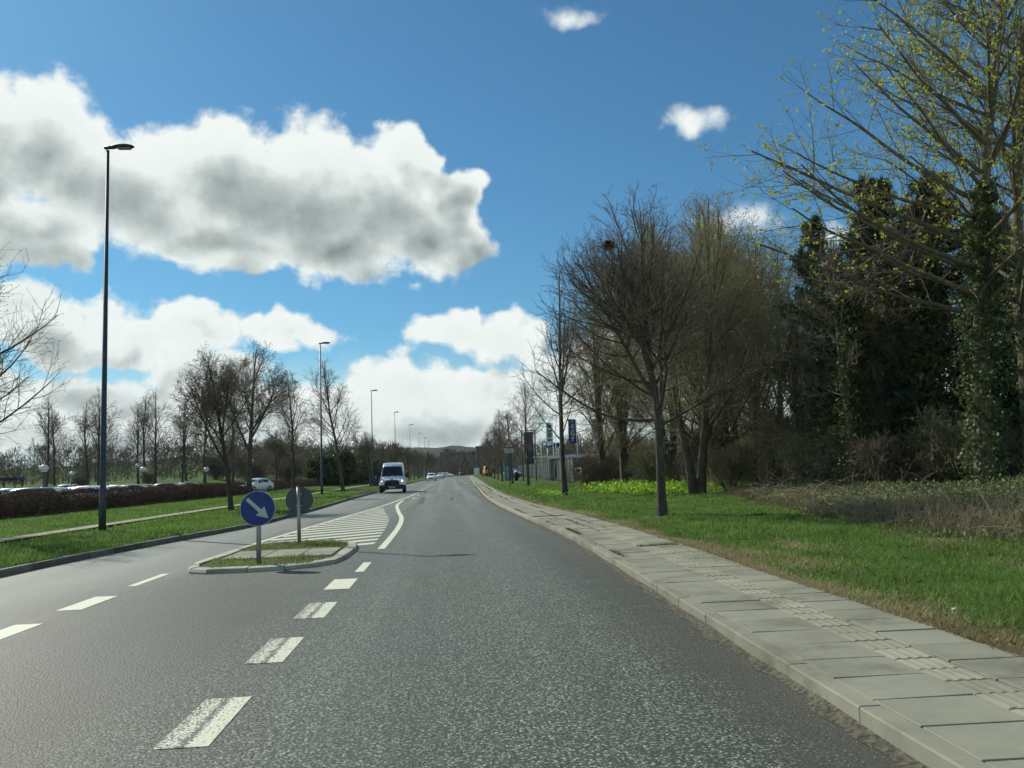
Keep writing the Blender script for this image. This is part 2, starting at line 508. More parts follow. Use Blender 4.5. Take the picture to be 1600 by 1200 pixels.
def make_ground():
    k = NT('grass_ground'); p = k.pos()
    x, y, z = k.xyz(p)
    a = k.noise(p, 0.55, 6.0, 0.65); b = k.noise(p, 7.0, 4.0, 0.7); f = k.noise(p, 60.0, 2.0, 0.7)
    g = k.mix(k.rng(b, 0.3, 0.7), (0.045, 0.080, 0.014), (0.085, 0.150, 0.028))
    g = k.mix(k.rng(a, 0.35, 0.7), g, (0.070, 0.118, 0.022))
    g = k.mix(k.rng(f, 0.45, 0.8, 0, 0.6), g, (0.022, 0.040, 0.010))
    soil = k.mix(b, (0.060, 0.046, 0.030), (0.110, 0.090, 0.058))
    # under the trees on the right: leaf litter and bare soil
    edge = k.math('ADD', x, k.math('MULTIPLY', k.math('SUBTRACT', a, 0.5), 6.0))
    wood = k.math('MULTIPLY', k.rng(edge, 9.5, 12.5), k.rng(y, 110.0, 90.0))
    c = k.mix(wood, g, soil)
    carp = k.math('MULTIPLY', k.rng(x, -20.3, -20.6), k.math('MULTIPLY', k.rng(y, 100.0, 98.0), k.rng(x, -64.0, -62.0)))
    c = k.mix(carp, c, (0.07, 0.072, 0.07))
    bare = k.rng(a, 0.60, 0.70, 0, 0.7)
    c = k.mix(k.math('MULTIPLY', bare, k.rng(b, 0.4, 0.6)), c, soil)
    k.color(c); k.set(0.95, 0.1); k.bump(k.math('ADD', b, f), 0.8, 0.05)
    return k.m
MAT['ground'] = make_ground()
def make_hill():
    k = NT('wooded_hill'); p = k.pos()
    a = k.noise(p, 0.06, 6.0, 0.7); b = k.noise(p, 0.012, 3.0)
    c = k.mix(k.rng(a, 0.3, 0.7), (0.030, 0.030, 0.020), (0.075, 0.070, 0.045))
    k.color(k.mix(k.rng(b, 0.52, 0.62), c, (0.05, 0.085, 0.03))); k.set(1.0, 0.0); k.bump(a, 1.0, 4.0)
    return k.m
MAT['hill'] = make_hill()

MAT['grass'] = leafy('grass_blades', (0.065, 0.140, 0.024), (0.215, 0.335, 0.080), 0.5, 0.6)
MAT['dry_grass'] = leafy('dry_grass_blades', (0.22, 0.18, 0.085), (0.50, 0.43, 0.24), 0.3, 0.8)
MAT['weed'] = leafy('joint_weeds', (0.09, 0.095, 0.04), (0.20, 0.165, 0.09), 0.2, 0.9)
MAT['ramsons'] = leafy('bright_ground_leaves', (0.16, 0.34, 0.03), (0.36, 0.56, 0.07), 0.5, 0.45)
MAT['bramble_leaf'] = leafy('bramble_leaves', (0.070, 0.105, 0.035), (0.25, 0.27, 0.12), 0.3, 0.6, 0.3)
MAT['bramble_stem'] = leafy('dry_stems', (0.15, 0.115, 0.065), (0.40, 0.33, 0.21), 0.0, 0.8)
MAT['ivy'] = leafy('ivy_leaves', (0.030, 0.052, 0.016), (0.12, 0.16, 0.055), 0.3, 0.55, 0.3)
MAT['needle'] = leafy('pine_needles', (0.024, 0.045, 0.022), (0.064, 0.098, 0.046), 0.15, 0.5)
MAT['spring_leaf'] = leafy('young_maple_leaves', (0.24, 0.29, 0.03), (0.50, 0.52, 0.09), 0.55, 0.5)
MAT['bud'] = leafy('leaf_buds', (0.075, 0.065, 0.030), (0.15, 0.15, 0.060), 0.35, 0.7)
MAT['olive_bud'] = leafy('olive_leaf_buds', (0.15, 0.155, 0.055), (0.31, 0.31, 0.12), 0.4, 0.7)
MAT['hedge_leaf'] = leafy('beech_hedge_leaves', (0.035, 0.020, 0.014), (0.115, 0.066, 0.042), 0.3, 0.8)
MAT['yellow_flower'] = leafy('yellow_flowers', (0.45, 0.40, 0.02), (0.7, 0.62, 0.05), 0.3, 0.6)
MAT['bark'] = bark('grey_brown_bark', (0.045, 0.039, 0.028), (0.13, 0.112, 0.085))
MAT['twig'] = bark('brown_twigs', (0.10, 0.082, 0.056), (0.25, 0.205, 0.145))
MAT['twig_olive'] = bark('olive_twigs', (0.19, 0.172, 0.095), (0.40, 0.36, 0.21))
MAT['bark_dark'] = bark('dark_bark', (0.06, 0.052, 0.037), (0.17, 0.145, 0.105))
MAT['bark_lit'] = bark('lit_bark', (0.08, 0.072, 0.045), (0.22, 0.20, 0.125))  # paler bark: sunlight on the stems put into the colour
MAT['galv'] = plain('galvanised_steel', (0.36, 0.38, 0.36), 0.45, 0.5, 0.6, 0.12, 12)
MAT['lamp_pole'] = plain('dark_grey_lamp_paint', (0.045, 0.058, 0.062), 0.45, 0.5, 0.0, 0.2, 6)
MAT['lamp_head'] = plain('black_lamp_housing', (0.030, 0.033, 0.033), 0.5, 0.4, 0.0, 0.2, 6)
MAT['lamp_glass'] = plain('lamp_lens', (0.30, 0.29, 0.24), 0.25, 0.5)
MAT['sign_blue'] = plain('sign_blue', (0.004, 0.040, 0.20), 0.4, 0.5, var=0.12)
MAT['sign_white'] = plain('sign_white', (0.52, 0.54, 0.52), 0.45, 0.5, var=0.08)
MAT['sign_back'] = plain('sign_back_grey', (0.085, 0.095, 0.095), 0.55, 0.4, var=0.12)
MAT['sign_red'] = plain('sign_red', (0.30, 0.012, 0.014), 0.4, 0.5)
MAT['black'] = plain('black_print', (0.012, 0.012, 0.013), 0.5, 0.4)
MAT['rubber'] = plain('tyre_rubber', (0.016, 0.016, 0.016), 0.85, 0.3)
MAT['plastic'] = plain('black_plastic', (0.020, 0.021, 0.022), 0.55, 0.4)
MAT['rim'] = plain('wheel_rim', (0.35, 0.36, 0.36), 0.35, 0.5, 0.7)
def glass(name='car_glass'):
    k = NT(name); nz = k.noise(k.coord(), 1.3, 2.0)
    k.color(k.mix(nz, (0.010, 0.016, 0.018), (0.035, 0.045, 0.048))); k.set(0.06, 0.6)
    return k.m
MAT['glass'] = glass()
def lit_lamp():
    k = NT('lit_headlamp'); nz = k.noise(k.coord(), 8.0, 1.0)
    k.color((0.85, 0.87, 0.85)); k.set(0.2, 0.5)
    k.b.inputs['Emission Color'].default_value = (1.0, 0.97, 0.9, 1)
    k.put(k.b, 'Emission Strength', k.rng(nz, 0.0, 1.0, 2.2, 3.2))
    return k.m
MAT['lit_lamp'] = lit_lamp()
MAT['clear_lamp'] = plain('headlamp_glass', (0.55, 0.58, 0.58), 0.15, 0.6, var=0.25, scale=14)
MAT['red_lamp'] = plain('tail_lamp', (0.35, 0.01, 0.012), 0.2, 0.6)
MAT['concrete_wall'] = plain('grey_render', (0.17, 0.17, 0.16), 0.9, 0.2, var=0.15, scale=1.0)
MAT['cream_wall'] = plain('cream_render', (0.62, 0.50, 0.33), 0.9, 0.2, var=0.12, scale=1.0)
MAT['white_trim'] = plain('white_fascia', (0.72, 0.74, 0.73), 0.5, 0.4, var=0.08)
MAT['dark_brick'] = plain('dark_brick', (0.06, 0.066, 0.078), 0.9, 0.2, var=0.25, scale=0.3)
MAT['fence'] = plain('grey_fence_steel', (0.15, 0.16, 0.16), 0.5, 0.4, 0.2, 0.2, 3)
MAT['teal'] = plain('teal_panels', (0.03, 0.12, 0.15), 0.45, 0.4)
MAT['yellow'] = plain('machine_yellow', (0.65, 0.36, 0.02), 0.5, 0.4)
MAT['navy'] = plain('navy_board', (0.016, 0.028, 0.055), 0.4, 0.5)
MAT['flag_blue'] = plain('flag_blue', (0.014, 0.045, 0.18), 0.8, 0.2)
MAT['flag_pale'] = plain('flag_pale', (0.50, 0.54, 0.54), 0.8, 0.2)
MAT['flag_dark'] = plain('flag_print', (0.035, 0.040, 0.075), 0.8, 0.2)
MAT['opal'] = plain('opal_globe', (0.78, 0.77, 0.68), 0.3, 0.5, var=0.06)
MAT['nest'] = plain('nest_sticks', (0.030, 0.022, 0.016), 0.95, 0.1, var=0.4, scale=30)
CARCOL = {
    'white': (0.90, 0.91, 0.90), 'silver': (0.36, 0.38, 0.39), 'grey': (0.12, 0.13, 0.14), 'black': (0.015, 0.016, 0.018),
    'dark blue': (0.02, 0.035, 0.08), 'red': (0.18, 0.015, 0.015), 'pale blue': (0.22, 0.33, 0.36), 'maroon': (0.06, 0.02, 0.025)}
for k_, c_ in CARCOL.items():
    MAT['car ' + k_] = plain(k_.replace(' ', '_') + '_car_paint', c_, 0.3, 0.5, 0.0, 0.05, 2.0, coat=0.8)
MAT['dead_leaf'] = leafy('dead_leaves', (0.11, 0.065, 0.03), (0.32, 0.22, 0.12), 0.2, 0.8)

# ------------------------------------------------------------------ the lie of the land
YS = np.arange(-20.0, 460.0, 0.5)
def smooth_curve(tab, w=13):
    a = np.array(tab, float)
    v = np.interp(YS, a[:, 0], a[:, 1])
    k = np.hanning(w + 2)[1:-1]; k /= k.sum()
    return np.convolve(np.pad(v, w // 2, mode='edge'), k, 'valid')
T_KR = smooth_curve([(-20, 2.20), (4, 2.22), (8, 2.33), (12, 2.43), (16, 2.50), (20, 2.46), (26, 2.25), (34, 2.06), (44, 2.02), (53, 2.15), (83, 2.75), (137, 3.8), (220, 5.6), (340, 8.2), (460, 10.8)])
T_PO = smooth_curve([(-20, 3.80), (5, 3.85), (10, 3.92), (15, 4.02), (19, 4.04), (26, 3.86), (35, 3.42), (47, 3.28), (77, 3.75), (121, 4.8), (162, 5.65), (220, 6.9), (340, 9.5), (460, 12.1)])
T_KL = smooth_curve([(-20, -7.7), (14, -7.68), (17, -7.55), (21, -7.1), (25, -6.45), (28, -6.12), (39, -6.02), (51, -6.15), (118, -5.8), (220, -4.2), (340, -1.7), (460, 0.8)])
kerb_r = lambda y: float(np.interp(y, YS, T_KR))
pave_o = lambda y: float(np.interp(y, YS, T_PO))
kerb_l = lambda y: float(np.interp(y, YS, T_KL))

def sst(v, a, b):
    t = np.clip((np.asarray(v, float) - a) / (b - a), 0, 1)
    return t * t * (3 - 2 * t)
def height(x, y):
    x = np.asarray(x, float); y = np.asarray(y, float)
    h = 0.13 + 0.018 * np.sin(x * 1.7 + y * 0.6) + 0.014 * np.sin(x * 0.8 - y * 1.1) + 0.010 * np.sin(3.1 * x + 2.3 * y)
    h = h + 1.75 * sst(y, 88, 112) * sst(-x, 14, 34)
    h = h + 5.5 * sst(y, 130, 300) * sst(-x, 25, 120)
    h = h + 5.0 * sst(y, 220, 600) * sst(np.abs(x - 4), 10, 80)
    h = h - 0.12 * sst(-x, 20.5, 21.5) * sst(y, 102, 98)
    return h

rows = np.concatenate([np.arange(-15, 40, 0.5), np.arange(40, 90, 1.0), np.arange(90, 200, 3.0), np.arange(200, 420, 10.0), np.geomspace(420, 3200, 20)])
offs = np.array([0, .1, .25, .5, .9, 1.4, 2, 2.8, 3.8, 5, 6.5, 8.5, 11, 14, 17, 20, 24, 29, 35, 42, 50, 62, 80, 105, 140, 190, 260, 360, 520, 760, 1100, 1700])
G = []
for y in rows:
    yy = min(y, 459)
    xl, xr = kerb_l(yy) - 0.145, pave_o(yy)
    if y > 430:
        xm = 0.5 * (xl + xr); xl, xr = xm - 0.3, xm + 0.3
    L_ = [(xl - s, y, (float(height(xl - s, y)) - 0.13) * min(1, s * 2 + 0.05) + 0.125) for s in offs[::-1]]
    R_ = [(xr + s, y, (float(height(xr + s, y)) - 0.13) * min(1, s * 2 + 0.05) + 0.120) for s in offs]
    zz = -0.3 if y <= 430 else 0.12
    G.append(L_ + [(xl + 0.01, y, zz), (xr - 0.01, y, zz)] + R_)
G = np.array(G); nr, nc = G.shape[:2]
ii = np.arange(nr * nc).reshape(nr, nc)
quads = np.stack([ii[:-1, :-1], ii[:-1, 1:], ii[1:, 1:], ii[1:, :-1]], -1).reshape(-1, 4)
ground = inst('ground', np_mesh('ground', G.reshape(-1, 3), [quads], MAT['ground'], True))
tag(ground, kind='structure', label='green grass verges and open ground on both sides of the road')

# far wooded hills
hx = np.linspace(-2600, 2600, 260); hy = np.linspace(1050, 2300, 26)
def crest(x):
    c = np.interp(x, [-2600, -1500, -815, -465, -250, -70, 20, 45, 75, 120, 300, 700, 1400, 2600], [30, 26, 29, 44, 42, 47.5, 47, 44, 30, 22, 26, 34, 30, 28])
    return c + 1.2 * np.sin(x * 0.05) + 0.8 * np.sin(x * 0.113 + 1) + 0.6 * np.sin(x * 0.31)
HV = []
rs = np.random.default_rng(3)
for y in hy:
    prof = np.sin(np.clip((y - 1050) / 900, 0, 1) * math.pi / 2) ** 1.2 if y < 1950 else 1.0
    for x in hx:
        HV.append((x, y, -4 + (crest(x * 1500 / y) * y / 1500 + 4) * prof + rs.normal(0, 0.45)))
ii = np.arange(len(HV)).reshape(len(hy), len(hx))
quads = np.stack([ii[:-1, :-1], ii[:-1, 1:], ii[1:, 1:], ii[1:, :-1]], -1).reshape(-1, 4)
tag(inst('hill', np_mesh('hill', HV, [quads], MAT['hill'], True)), kind='structure', label='long wooded hill far behind the end of the road')

# ------------------------------------------------------------------ road
def strip(name, fa, fb, z, y0, y1, step, mat, ncol=1, parent=None, **kw):
    ys = np.arange(y0, y1 + 1e-6, step)
    v = []
    for y in ys:
        a, b = fa(y), fb(y)
        for k in range(ncol + 1):
            v.append((a + (b - a) * k / ncol, y, z(y) if callable(z) else z))
    i = np.arange(len(v)).reshape(len(ys), ncol + 1)
    q = np.stack([i[:-1, :-1], i[:-1, 1:], i[1:, 1:], i[1:, :-1]], -1).reshape(-1, 4)
    return inst(name, np_mesh(name, v, [q], mat), parent, **kw)
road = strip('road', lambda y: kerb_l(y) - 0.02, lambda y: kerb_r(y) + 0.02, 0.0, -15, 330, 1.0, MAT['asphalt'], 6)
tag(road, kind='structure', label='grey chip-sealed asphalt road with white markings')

def quad_mark(pts, mat, name, label=None):
    c = np.mean(np.array(pts), 0)
    me = np_mesh(name, [(p[0] - c[0], p[1] - c[1], 0) for p in pts], [np.array([[0, 1, 2, 3]])], mat)
    o = inst(name, me, road, (c[0], c[1], 0.004))
    if label: o['label'] = label
    return o
def dash(xc, y0, y1, w, mat, name='dash_marking'):
    return quad_mark([(xc - w / 2, y0), (xc + w / 2, y0), (xc + w / 2, y1), (xc - w / 2, y1)], mat, name)
for (y0, y1, w, x, m) in [(2.9, 3.92, .31, -1.56, 'paint_worn'), (5.0, 6.05, .31, -1.555, 'paint_worn'), (7.1, 8.14, .31, -1.55, 'paint_worn'), (9.18, 10.26, .33, -1.53, 'paint_worn'), (11.4, 12.47, .34, -1.53, 'paint'), (13.3, 14.68, .14, -1.43, 'paint')]:
    dash(x, y0, y1, w, MAT[m])
for (y0, y1, w, x) in [(6.4, 7.5, .30, -4.66), (8.55, 9.72, .30, -4.65), (10.64, 11.78, .30, -4.64), (12.8, 14.3, .13, -4.69)]:
    dash(x, y0, y1, w, MAT['paint'])

def ribbon(name, pts, w, mat, label=None):
    P = np.array(pts, float)
    t = np.concatenate([[0], np.cumsum(np.hypot(*np.diff(P, axis=0).T))])
    tt = np.linspace(0, t[-1], max(2, int(t[-1] / 0.6)))
    X, Y = np.interp(tt, t, P[:, 0]), np.interp(tt, t, P[:, 1])
    if len(pts) > 3:
        k = np.hanning(9)[1:-1]; k /= k.sum()
        X = np.convolve(np.pad(X, 3, mode='reflect', reflect_type='odd'), k, 'valid')
    d = np.stack([np.gradient(X), np.gradient(Y)], -1); d /= np.linalg.norm(d, axis=1)[:, None]
    n = np.stack([d[:, 1], -d[:, 0]], -1)
    A = np.stack([X, Y], -1)
    v = np.concatenate([np.c_[A - n * w / 2, np.full(len(A), .004)], np.c_[A + n * w / 2, np.full(len(A), .004)]])
    m = len(A); i = np.arange(m - 1)
    o = inst(name, np_mesh(name, v, [np.stack([i, i + m, i + m + 1, i + 1], -1)], mat), road)
    if label: o['label'] = label
    return o
EDGE = [(-4.66, 15.9), (-4.60, 18.5), (-4.50, 21), (-4.13, 27.15), (-3.16, 41.04), (-2.55, 56), (-2.30, 70)]
edge_x = lambda y: float(np.interp(y, [p[1] for p in EDGE], [p[0] for p in EDGE]))
ribbon('edge_line', EDGE, 0.13, MAT['paint'], 'long white line along the left of the hatched area')
SLINE = [(-1.40, 17.2), (-1.40, 20.0), (-1.42, 22.5), (-1.46, 24.7), (-1.54, 27.2), (-1.68, 29.7), (-1.93, 32.5), (-2.31, 37.5), (-2.50, 40.4), (-2.58, 43.6), (-2.56, 47.5)]
s_x = lambda y: float(np.interp(y, [p[1] for p in SLINE], [p[0] for p in SLINE]))
ribbon('curved_line', SLINE, 0.15, MAT['paint'], 'curving white line along the right of the hatched area')
for k in range(19):
    yr = 18.55 + k * 1.07
    xr = s_x(yr) - 0.26 - 0.02 * k
    xl = edge_x(yr - 1.4) + 0.10
    sl = 0.80
    yl = yr - sl * (xr - xl)
    if yl < 19.6 and k < 3:
        t = (yr - 19.75) / sl if yr > 19.9 else 0.45
        xl = max(xl, xr - max(0.45, (yr - 18.2) / sl * 0.8)); yl = yr - sl * (xr - xl)
    if xr - xl < 0.2: break
    quad_mark([(xl, yl), (xr, yr - 0.05), (xr, yr + 0.44), (xl, yl + 0.48)], MAT['paint_dull'], 'hatch_stripe')
cx = lambda y: float(np.interp(y, [70, 94, 121, 160, 218, 340, 430], [-2.33, -2.16, -1.75, -1.1, 0.35, 2.9, 4.8]))
for k in range(38):
    y0 = 72.5 + k * 6.5
    dash(cx(y0 + 1.5), y0, y0 + 3.0, 0.13, MAT['paint'])
for k, (x, y) in enumerate([(-2.15, 50.5), (-2.08, 57.0), (-2.02, 63.5)]):
    dash(x, y, y + 2.2, 0.13, MAT['paint'])
quad_mark([(-1.55, 41.5), (-1.25, 41.5), (-1.45, 53), (-1.75, 53)], MAT['fresh_asphalt'], 'asphalt_patch', 'dark narrow asphalt repair beside the centre line')
quad_mark([(0.05, 44), (0.25, 44), (0.25, 50), (0.05, 50)], MAT['fresh_asphalt'], 'asphalt_patch', 'small dark asphalt repair in the near lane')

# ------------------------------------------------------------------ right pavement: kerb stones, slabs and ribbed tiles
pave = MB()
ys = np.arange(-15, 300.1, 1.0)
v = []
for y in ys:
    a, b = kerb_r(y) + 0.02, pave_o(y)
    far = y > 24
    zt = 0.117 if far else 0.098
    v += [(a, y, -0.05), (a, y, zt), (b, y, zt), (b, y, -0.05)]
i = np.arange(len(ys) - 1)[:, None] * 4
q = np.concatenate([i + np.array([[k, k + 1, k + 5, k + 4]]) for k in range(3)])
pavement = inst('pavement', np_mesh('pavement', v, [q], MAT['joint']))
tag(pavement, kind='structure', label='concrete pavement along the right side of the road')
def slab_mesh(name, lx, ly, h, mat, ribs=0):
    m = MB()
    m.box((0, 0, -h / 2), (lx, ly, h), bev=0.004)
    if ribs:
        for r in range(ribs):
            x = (r + 0.5) / ribs * lx - lx / 2
            w = lx / ribs * 0.30
            m.prism([(x - w, 0.0), (x - w * 0.5, 0.0038), (x + w * 0.5, 0.0038), (x + w, 0.0)], -ly / 2 + 0.012, ly / 2 - 0.012, 'y')
    return m.mesh(name, mat)
rs = np.random.default_rng(11)
me_slab = slab_mesh('paving_slab', 0.600, 0.486, 0.06, MAT['slab'])
me_outer = slab_mesh('paving_slab', 0.565, 0.486, 0.06, MAT['slab'])
me_tile = slab_mesh('ribbed_tile', 0.300, 0.292, 0.06, MAT['tile'], 4)
def pave_rot(y): return -math.atan2(kerb_r(y + 0.6) - kerb_r(y - 0.6), 1.2)
def lay(name, me, off, y, dz=0.0):
    inst(name, me, pavement, (kerb_r(y) + off, y, 0.120 + dz + rs.normal(0, 0.0018)), (rs.normal(0, 0.0035), rs.normal(0, 0.0035), pave_rot(y) + rs.normal(0, 0.003)))
for k in range(46):
    y = 1.45 + k * 0.5
    if y < 24.2:
        lay('paving_slab', me_slab, 0.435, y)
        lay('paving_slab', me_outer, 1.345, y + 0.27)
for k in range(77):
    y = 1.25 + k * 0.3
    if y < 24.2: lay('ribbed_tile', me_tile, 0.895, y, -0.004)
# beyond the point where single slabs can be told apart
strip('paving_strip', lambda y: kerb_r(y) + 0.135, lambda y: kerb_r(y) + 0.735, 0.122, 24.5, 300, 1.5, MAT['slab'], 1, pavement)
strip('paving_strip', lambda y: kerb_r(y) + 1.06, lambda y: pave_o(y), 0.122, 24.5, 300, 1.5, MAT['slab'], 1, pavement)
strip('paving_strip', lambda y: kerb_r(y) + 0.745, lambda y: kerb_r(y) + 1.05, 0.121, 24.5, 300, 1.5, MAT['tile'], 1, pavement)
def kerb_mesh(name, L_, w, h, mat, ch=0.02):
    return MB().prism([(0, -0.12), (0, h - ch), (ch * 0.6, h), (w, h), (w, -0.12)], -L_ / 2, L_ / 2, 'y').mesh(name, mat)
me_kr = kerb_mesh('kerb_stone', 0.988, 0.125, 0.122, MAT['kerb'], 0.012)
for k in range(24):
    y = 1.1 + k
    inst('kerb_stone', me_kr, pavement, (kerb_r(y), y, rs.normal(0, 0.002)), (rs.normal(0, 0.003), rs.normal(0, 0.006), pave_rot(y) + rs.normal(0, 0.003)))
def kerb_run(name, f, w, h, y0, y1, mat, parent, sgn=1):
    ys = np.arange(y0, y1 + 0.01, 1.0); v = []
    for y in ys:
        x = f(y)
        v += [(x, y, -0.05), (x, y, h - 0.02), (x + sgn * 0.012, y, h), (x + sgn * w, y, h)]
    i = np.arange(len(ys) - 1)[:, None] * 4
    q = np.concatenate([i + np.array([[k, k + 1, k + 5, k + 4]]) for k in range(3)])
    return inst(name, np_mesh(name, v, [q], mat), parent)
kerb_run('kerb_run', kerb_r, 0.132, 0.124, 24.6, 300, MAT['kerb'], pavement)
# grit gathered against the kerb
def wedge(name, out, y0, y1, step, zin, mat):
    ys = np.arange(y0, y1, step); v = []
    for y in ys:
        w = out(y)
        v += [(kerb_r(y) - w, y, 0.003), (kerb_r(y) - w * .45, y, zin * .35), (kerb_r(y) + .006, y, zin * (1 + .25 * math.sin(y * 2.7)))]
    i = np.arange(len(ys) - 1)[:, None] * 3
    q = np.concatenate([i + np.array([[k, k + 1, k + 4, k + 3]]) for k in range(2)])
    return inst(name, np_mesh(name, v, [q], mat, True), road)
wedge('grit_strip', lambda y: 0.085 + 0.025 * math.sin(y * 1.9) + 0.025 * math.sin(y * 5.3 + 1) + 0.02 * math.sin(y * 11.7), 0, 90, 0.08, 0.035, MAT['grit'])
rs = np.random.default_rng(19)
A0_ = [rs.uniform(2.0, 26.0, 1400)]
gy = A0_[0]; gx = np.interp(gy, YS, T_KR) - np.abs(rs.normal(0, .22, len(gy))) - .02
gs = rs.uniform(.002, .007, len(gy))
gv = np.stack([np.c_[gx - gs, gy - gs, np.full(len(gy), .002)], np.c_[gx + gs, gy - gs * .6, np.full(len(gy), .002)], np.c_[gx, gy + gs, np.full(len(gy), .002)], np.c_[gx, gy, gs * 1.3 + .002]], 1).reshape(-1, 3)
b4 = np.arange(len(gy))[:, None] * 4
gf = np.concatenate([b4 + np.array([[0, 1, 3]]), b4 + np.array([[1, 2, 3]]), b4 + np.array([[2, 0, 3]])])
tag(inst('loose_grit', np_mesh('loose_grit', gv, [gf], MAT['gravel_path']), road), kind='stuff')

# ------------------------------------------------------------------ left kerb
left_kerb = empty('kerb', (0, 0, 0), kind='structure', label='low dark concrete kerb along the left grass verge')
me_kl = kerb_mesh('kerb_stone', 0.985, 0.14, 0.125, MAT['kerb_dark'])
me_kl.transform(Matrix.Scale(-1, 4, (1, 0, 0))); me_kl.flip_normals()
for k in range(27):
    y = 9.5 + k
    a = -math.atan2(kerb_l(y + .5) - kerb_l(y - .5), 1.0)
    inst('kerb_stone', me_kl, left_kerb, (kerb_l(y), y, rs.normal(0, 0.003)), (rs.normal(0, 0.003), rs.normal(0, 0.008), a + rs.normal(0, 0.004)))
kerb_run('kerb_run', kerb_l, 0.14, 0.122, 36.2, 90, MAT['kerb_dark'], left_kerb, -1)
# pale footpath across the left verge
path = strip('footpath', lambda y: np.interp(y, [0, 20, 40, 46, 76, 116, 240], [-11.7, -11.55, -11.3, -11.1, -10.95, -10.7, -9.2]) - .35, lambda y: np.interp(y, [0, 20, 40, 46, 76, 116, 240], [-11.7, -11.55, -11.3, -11.1, -10.95, -10.7, -9.2]) + .35, lambda y: 0.19 if y < 80 else 0.21, 0, 240, 1.0, MAT['gravel_path'], 1)
tag(path, kind='structure', label='narrow pale footpath across the left grass verge')
soil = inst('bare_soil', np_mesh('bare_soil', [(-7.6 + 1.0 * math.cos(t) * (1 + .15 * math.sin(3 * t)), 74 + 9 * math.sin(t), 0.165) for t in np.linspace(0, 2 * math.pi, 20, endpoint=False)], [np.arange(20)[None, :]], MAT['grit']), ground)

# ------------------------------------------------------------------ traffic island
OUT = [(-4.47, 15.3), (-4.44, 14.62), (-4.28, 14.18), (-3.95, 13.95), (-3.30, 13.93), (-2.72, 14.03), (-2.28, 14.28), (-1.98, 14.72), (-1.90, 15.3), (-1.87, 16.2),
       (-1.87, 17.1), (-1.93, 17.9), (-2.10, 18.55), (-2.55, 19.1), (-3.2, 19.4), (-3.9, 19.3), (-4.32, 18.8), (-4.46, 18.0), (-4.48, 17.1), (-4.48, 16.2)]
cen = np.array([-3.18, 16.6])
island = empty('traffic_island', (cen[0], cen[1], 0), kind='structure', label='small traffic island with pale kerb and grass tufts')
def inward(p, d):
    v = cen - np.array(p); v = v / np.linalg.norm(v)
    return (p[0] + v[0] * d, p[1] + v[1] * d)
n = len(OUT)
for k in range(n):
    a, b = np.array(OUT[k]), np.array(OUT[(k + 1) % n])
    u = (b - a) / np.linalg.norm(b - a); a = a + u * 0.008; b = b - u * 0.008
    h = 0.078 + rs.normal(0, 0.005)
    side = 7 <= k <= 11
    w = 0.24
    ring = lambda p: [(p[0], p[1], -0.03), (*inward(p, 0.0), h - 0.05), (*inward(p, 0.035), h - 0.008), (*inward(p, 0.07), h), (*inward(p, w), h + 0.006), (*inward(p, w), -0.03)]
    A, Bq = ring(a), ring(b)
    vs_ = [(p[0] - cen[0], p[1] - cen[1], p[2]) for p in A + Bq]
    fs_ = [tuple(range(6)), tuple(range(11, 5, -1))] + [(i, i + 6, (i + 1) % 6 + 6, (i + 1) % 6) for i in range(6)]
    MB().add(vs_, fs_).build('kerb_stone', MAT['kerb_pale'], island)
inner = [inward(p, 0.27) for p in OUT]
core = MB()
core.prism([(p[0] - cen[0], p[1] - cen[1]) for p in inner], -0.05, 0.062, 'z')
core.build('soil_core', MAT['joint'], island)
for (x0, x1) in [(-4.18, -3.44), (-3.43, -2.78), (-2.77, -2.17)]:
    for (y0, y1) in [(15.55, 16.35), (16.36, 17.15)]:
        MB().box(((x0 + x1) / 2 - cen[0], (y0 + y1) / 2 - cen[1], 0.052), (x1 - x0 - .008, y1 - y0 - .008, 0.06), bev=0.004).build('paving_slab', MAT['slab'], island)

# ------------------------------------------------------------------ plants: numpy branch growing
def unit(v): return v / np.maximum(np.linalg.norm(v, axis=-1, keepdims=True), 1e-9)
def grow(rg, start, d, L, r0, r1, nseg, wob, up):
    N = len(start)
    pts = np.empty((N, nseg + 1, 3)); pts[:, 0] = start
    d = unit(np.array(d, float))
    up = np.broadcast_to(up, (N,))
    for i in range(nseg):
        d = d + rg.normal(0, wob, (N, 3)); d[:, 2] += up
        d = unit(d)
        pts[:, i + 1] = pts[:, i] + d * (L / nseg)[:, None]
    t = np.linspace(0, 1, nseg + 1)
    return pts, r0[:, None] * (1 - t) + r1[:, None] * t
def spawn(rg, pts, rad, n, t0, t1, ang, asd, rfrac):
    N, Mm = pts.shape[:2]
    t = t0 + (t1 - t0) * (np.arange(n)[None, :] + rg.random((N, n))) / n
    f = t * (Mm - 1); i = np.clip(f.astype(int), 0, Mm - 2); w = f - i
    ar = np.arange(N)[:, None]
    p = pts[ar, i] * (1 - w)[..., None] + pts[ar, i + 1] * w[..., None]
    T = unit(pts[ar, i + 1] - pts[ar, i])
    r = rad[ar, i] * (1 - w) + rad[ar, i + 1] * w
    ref = np.where(np.abs(T[..., 2:3]) > 0.9, np.array([1., 0, 0]), np.array([0, 0, 1.]))
    U = unit(np.cross(T, ref)); W = np.cross(T, U)
    a = (np.arange(n)[None, :] * 2.39996 + rg.random((N, 1)) * 6.28 + rg.normal(0, 0.5, (N, n)))
    b = (ang(t) if callable(ang) else ang) + rg.normal(0, asd, (N, n))
    d = np.cos(b)[..., None] * T + np.sin(b)[..., None] * (np.cos(a)[..., None] * U + np.sin(a)[..., None] * W)
    return p.reshape(-1, 3), d.reshape(-1, 3), t.ravel(), (r * rfrac).ravel(), np.repeat(np.arange(N), n)
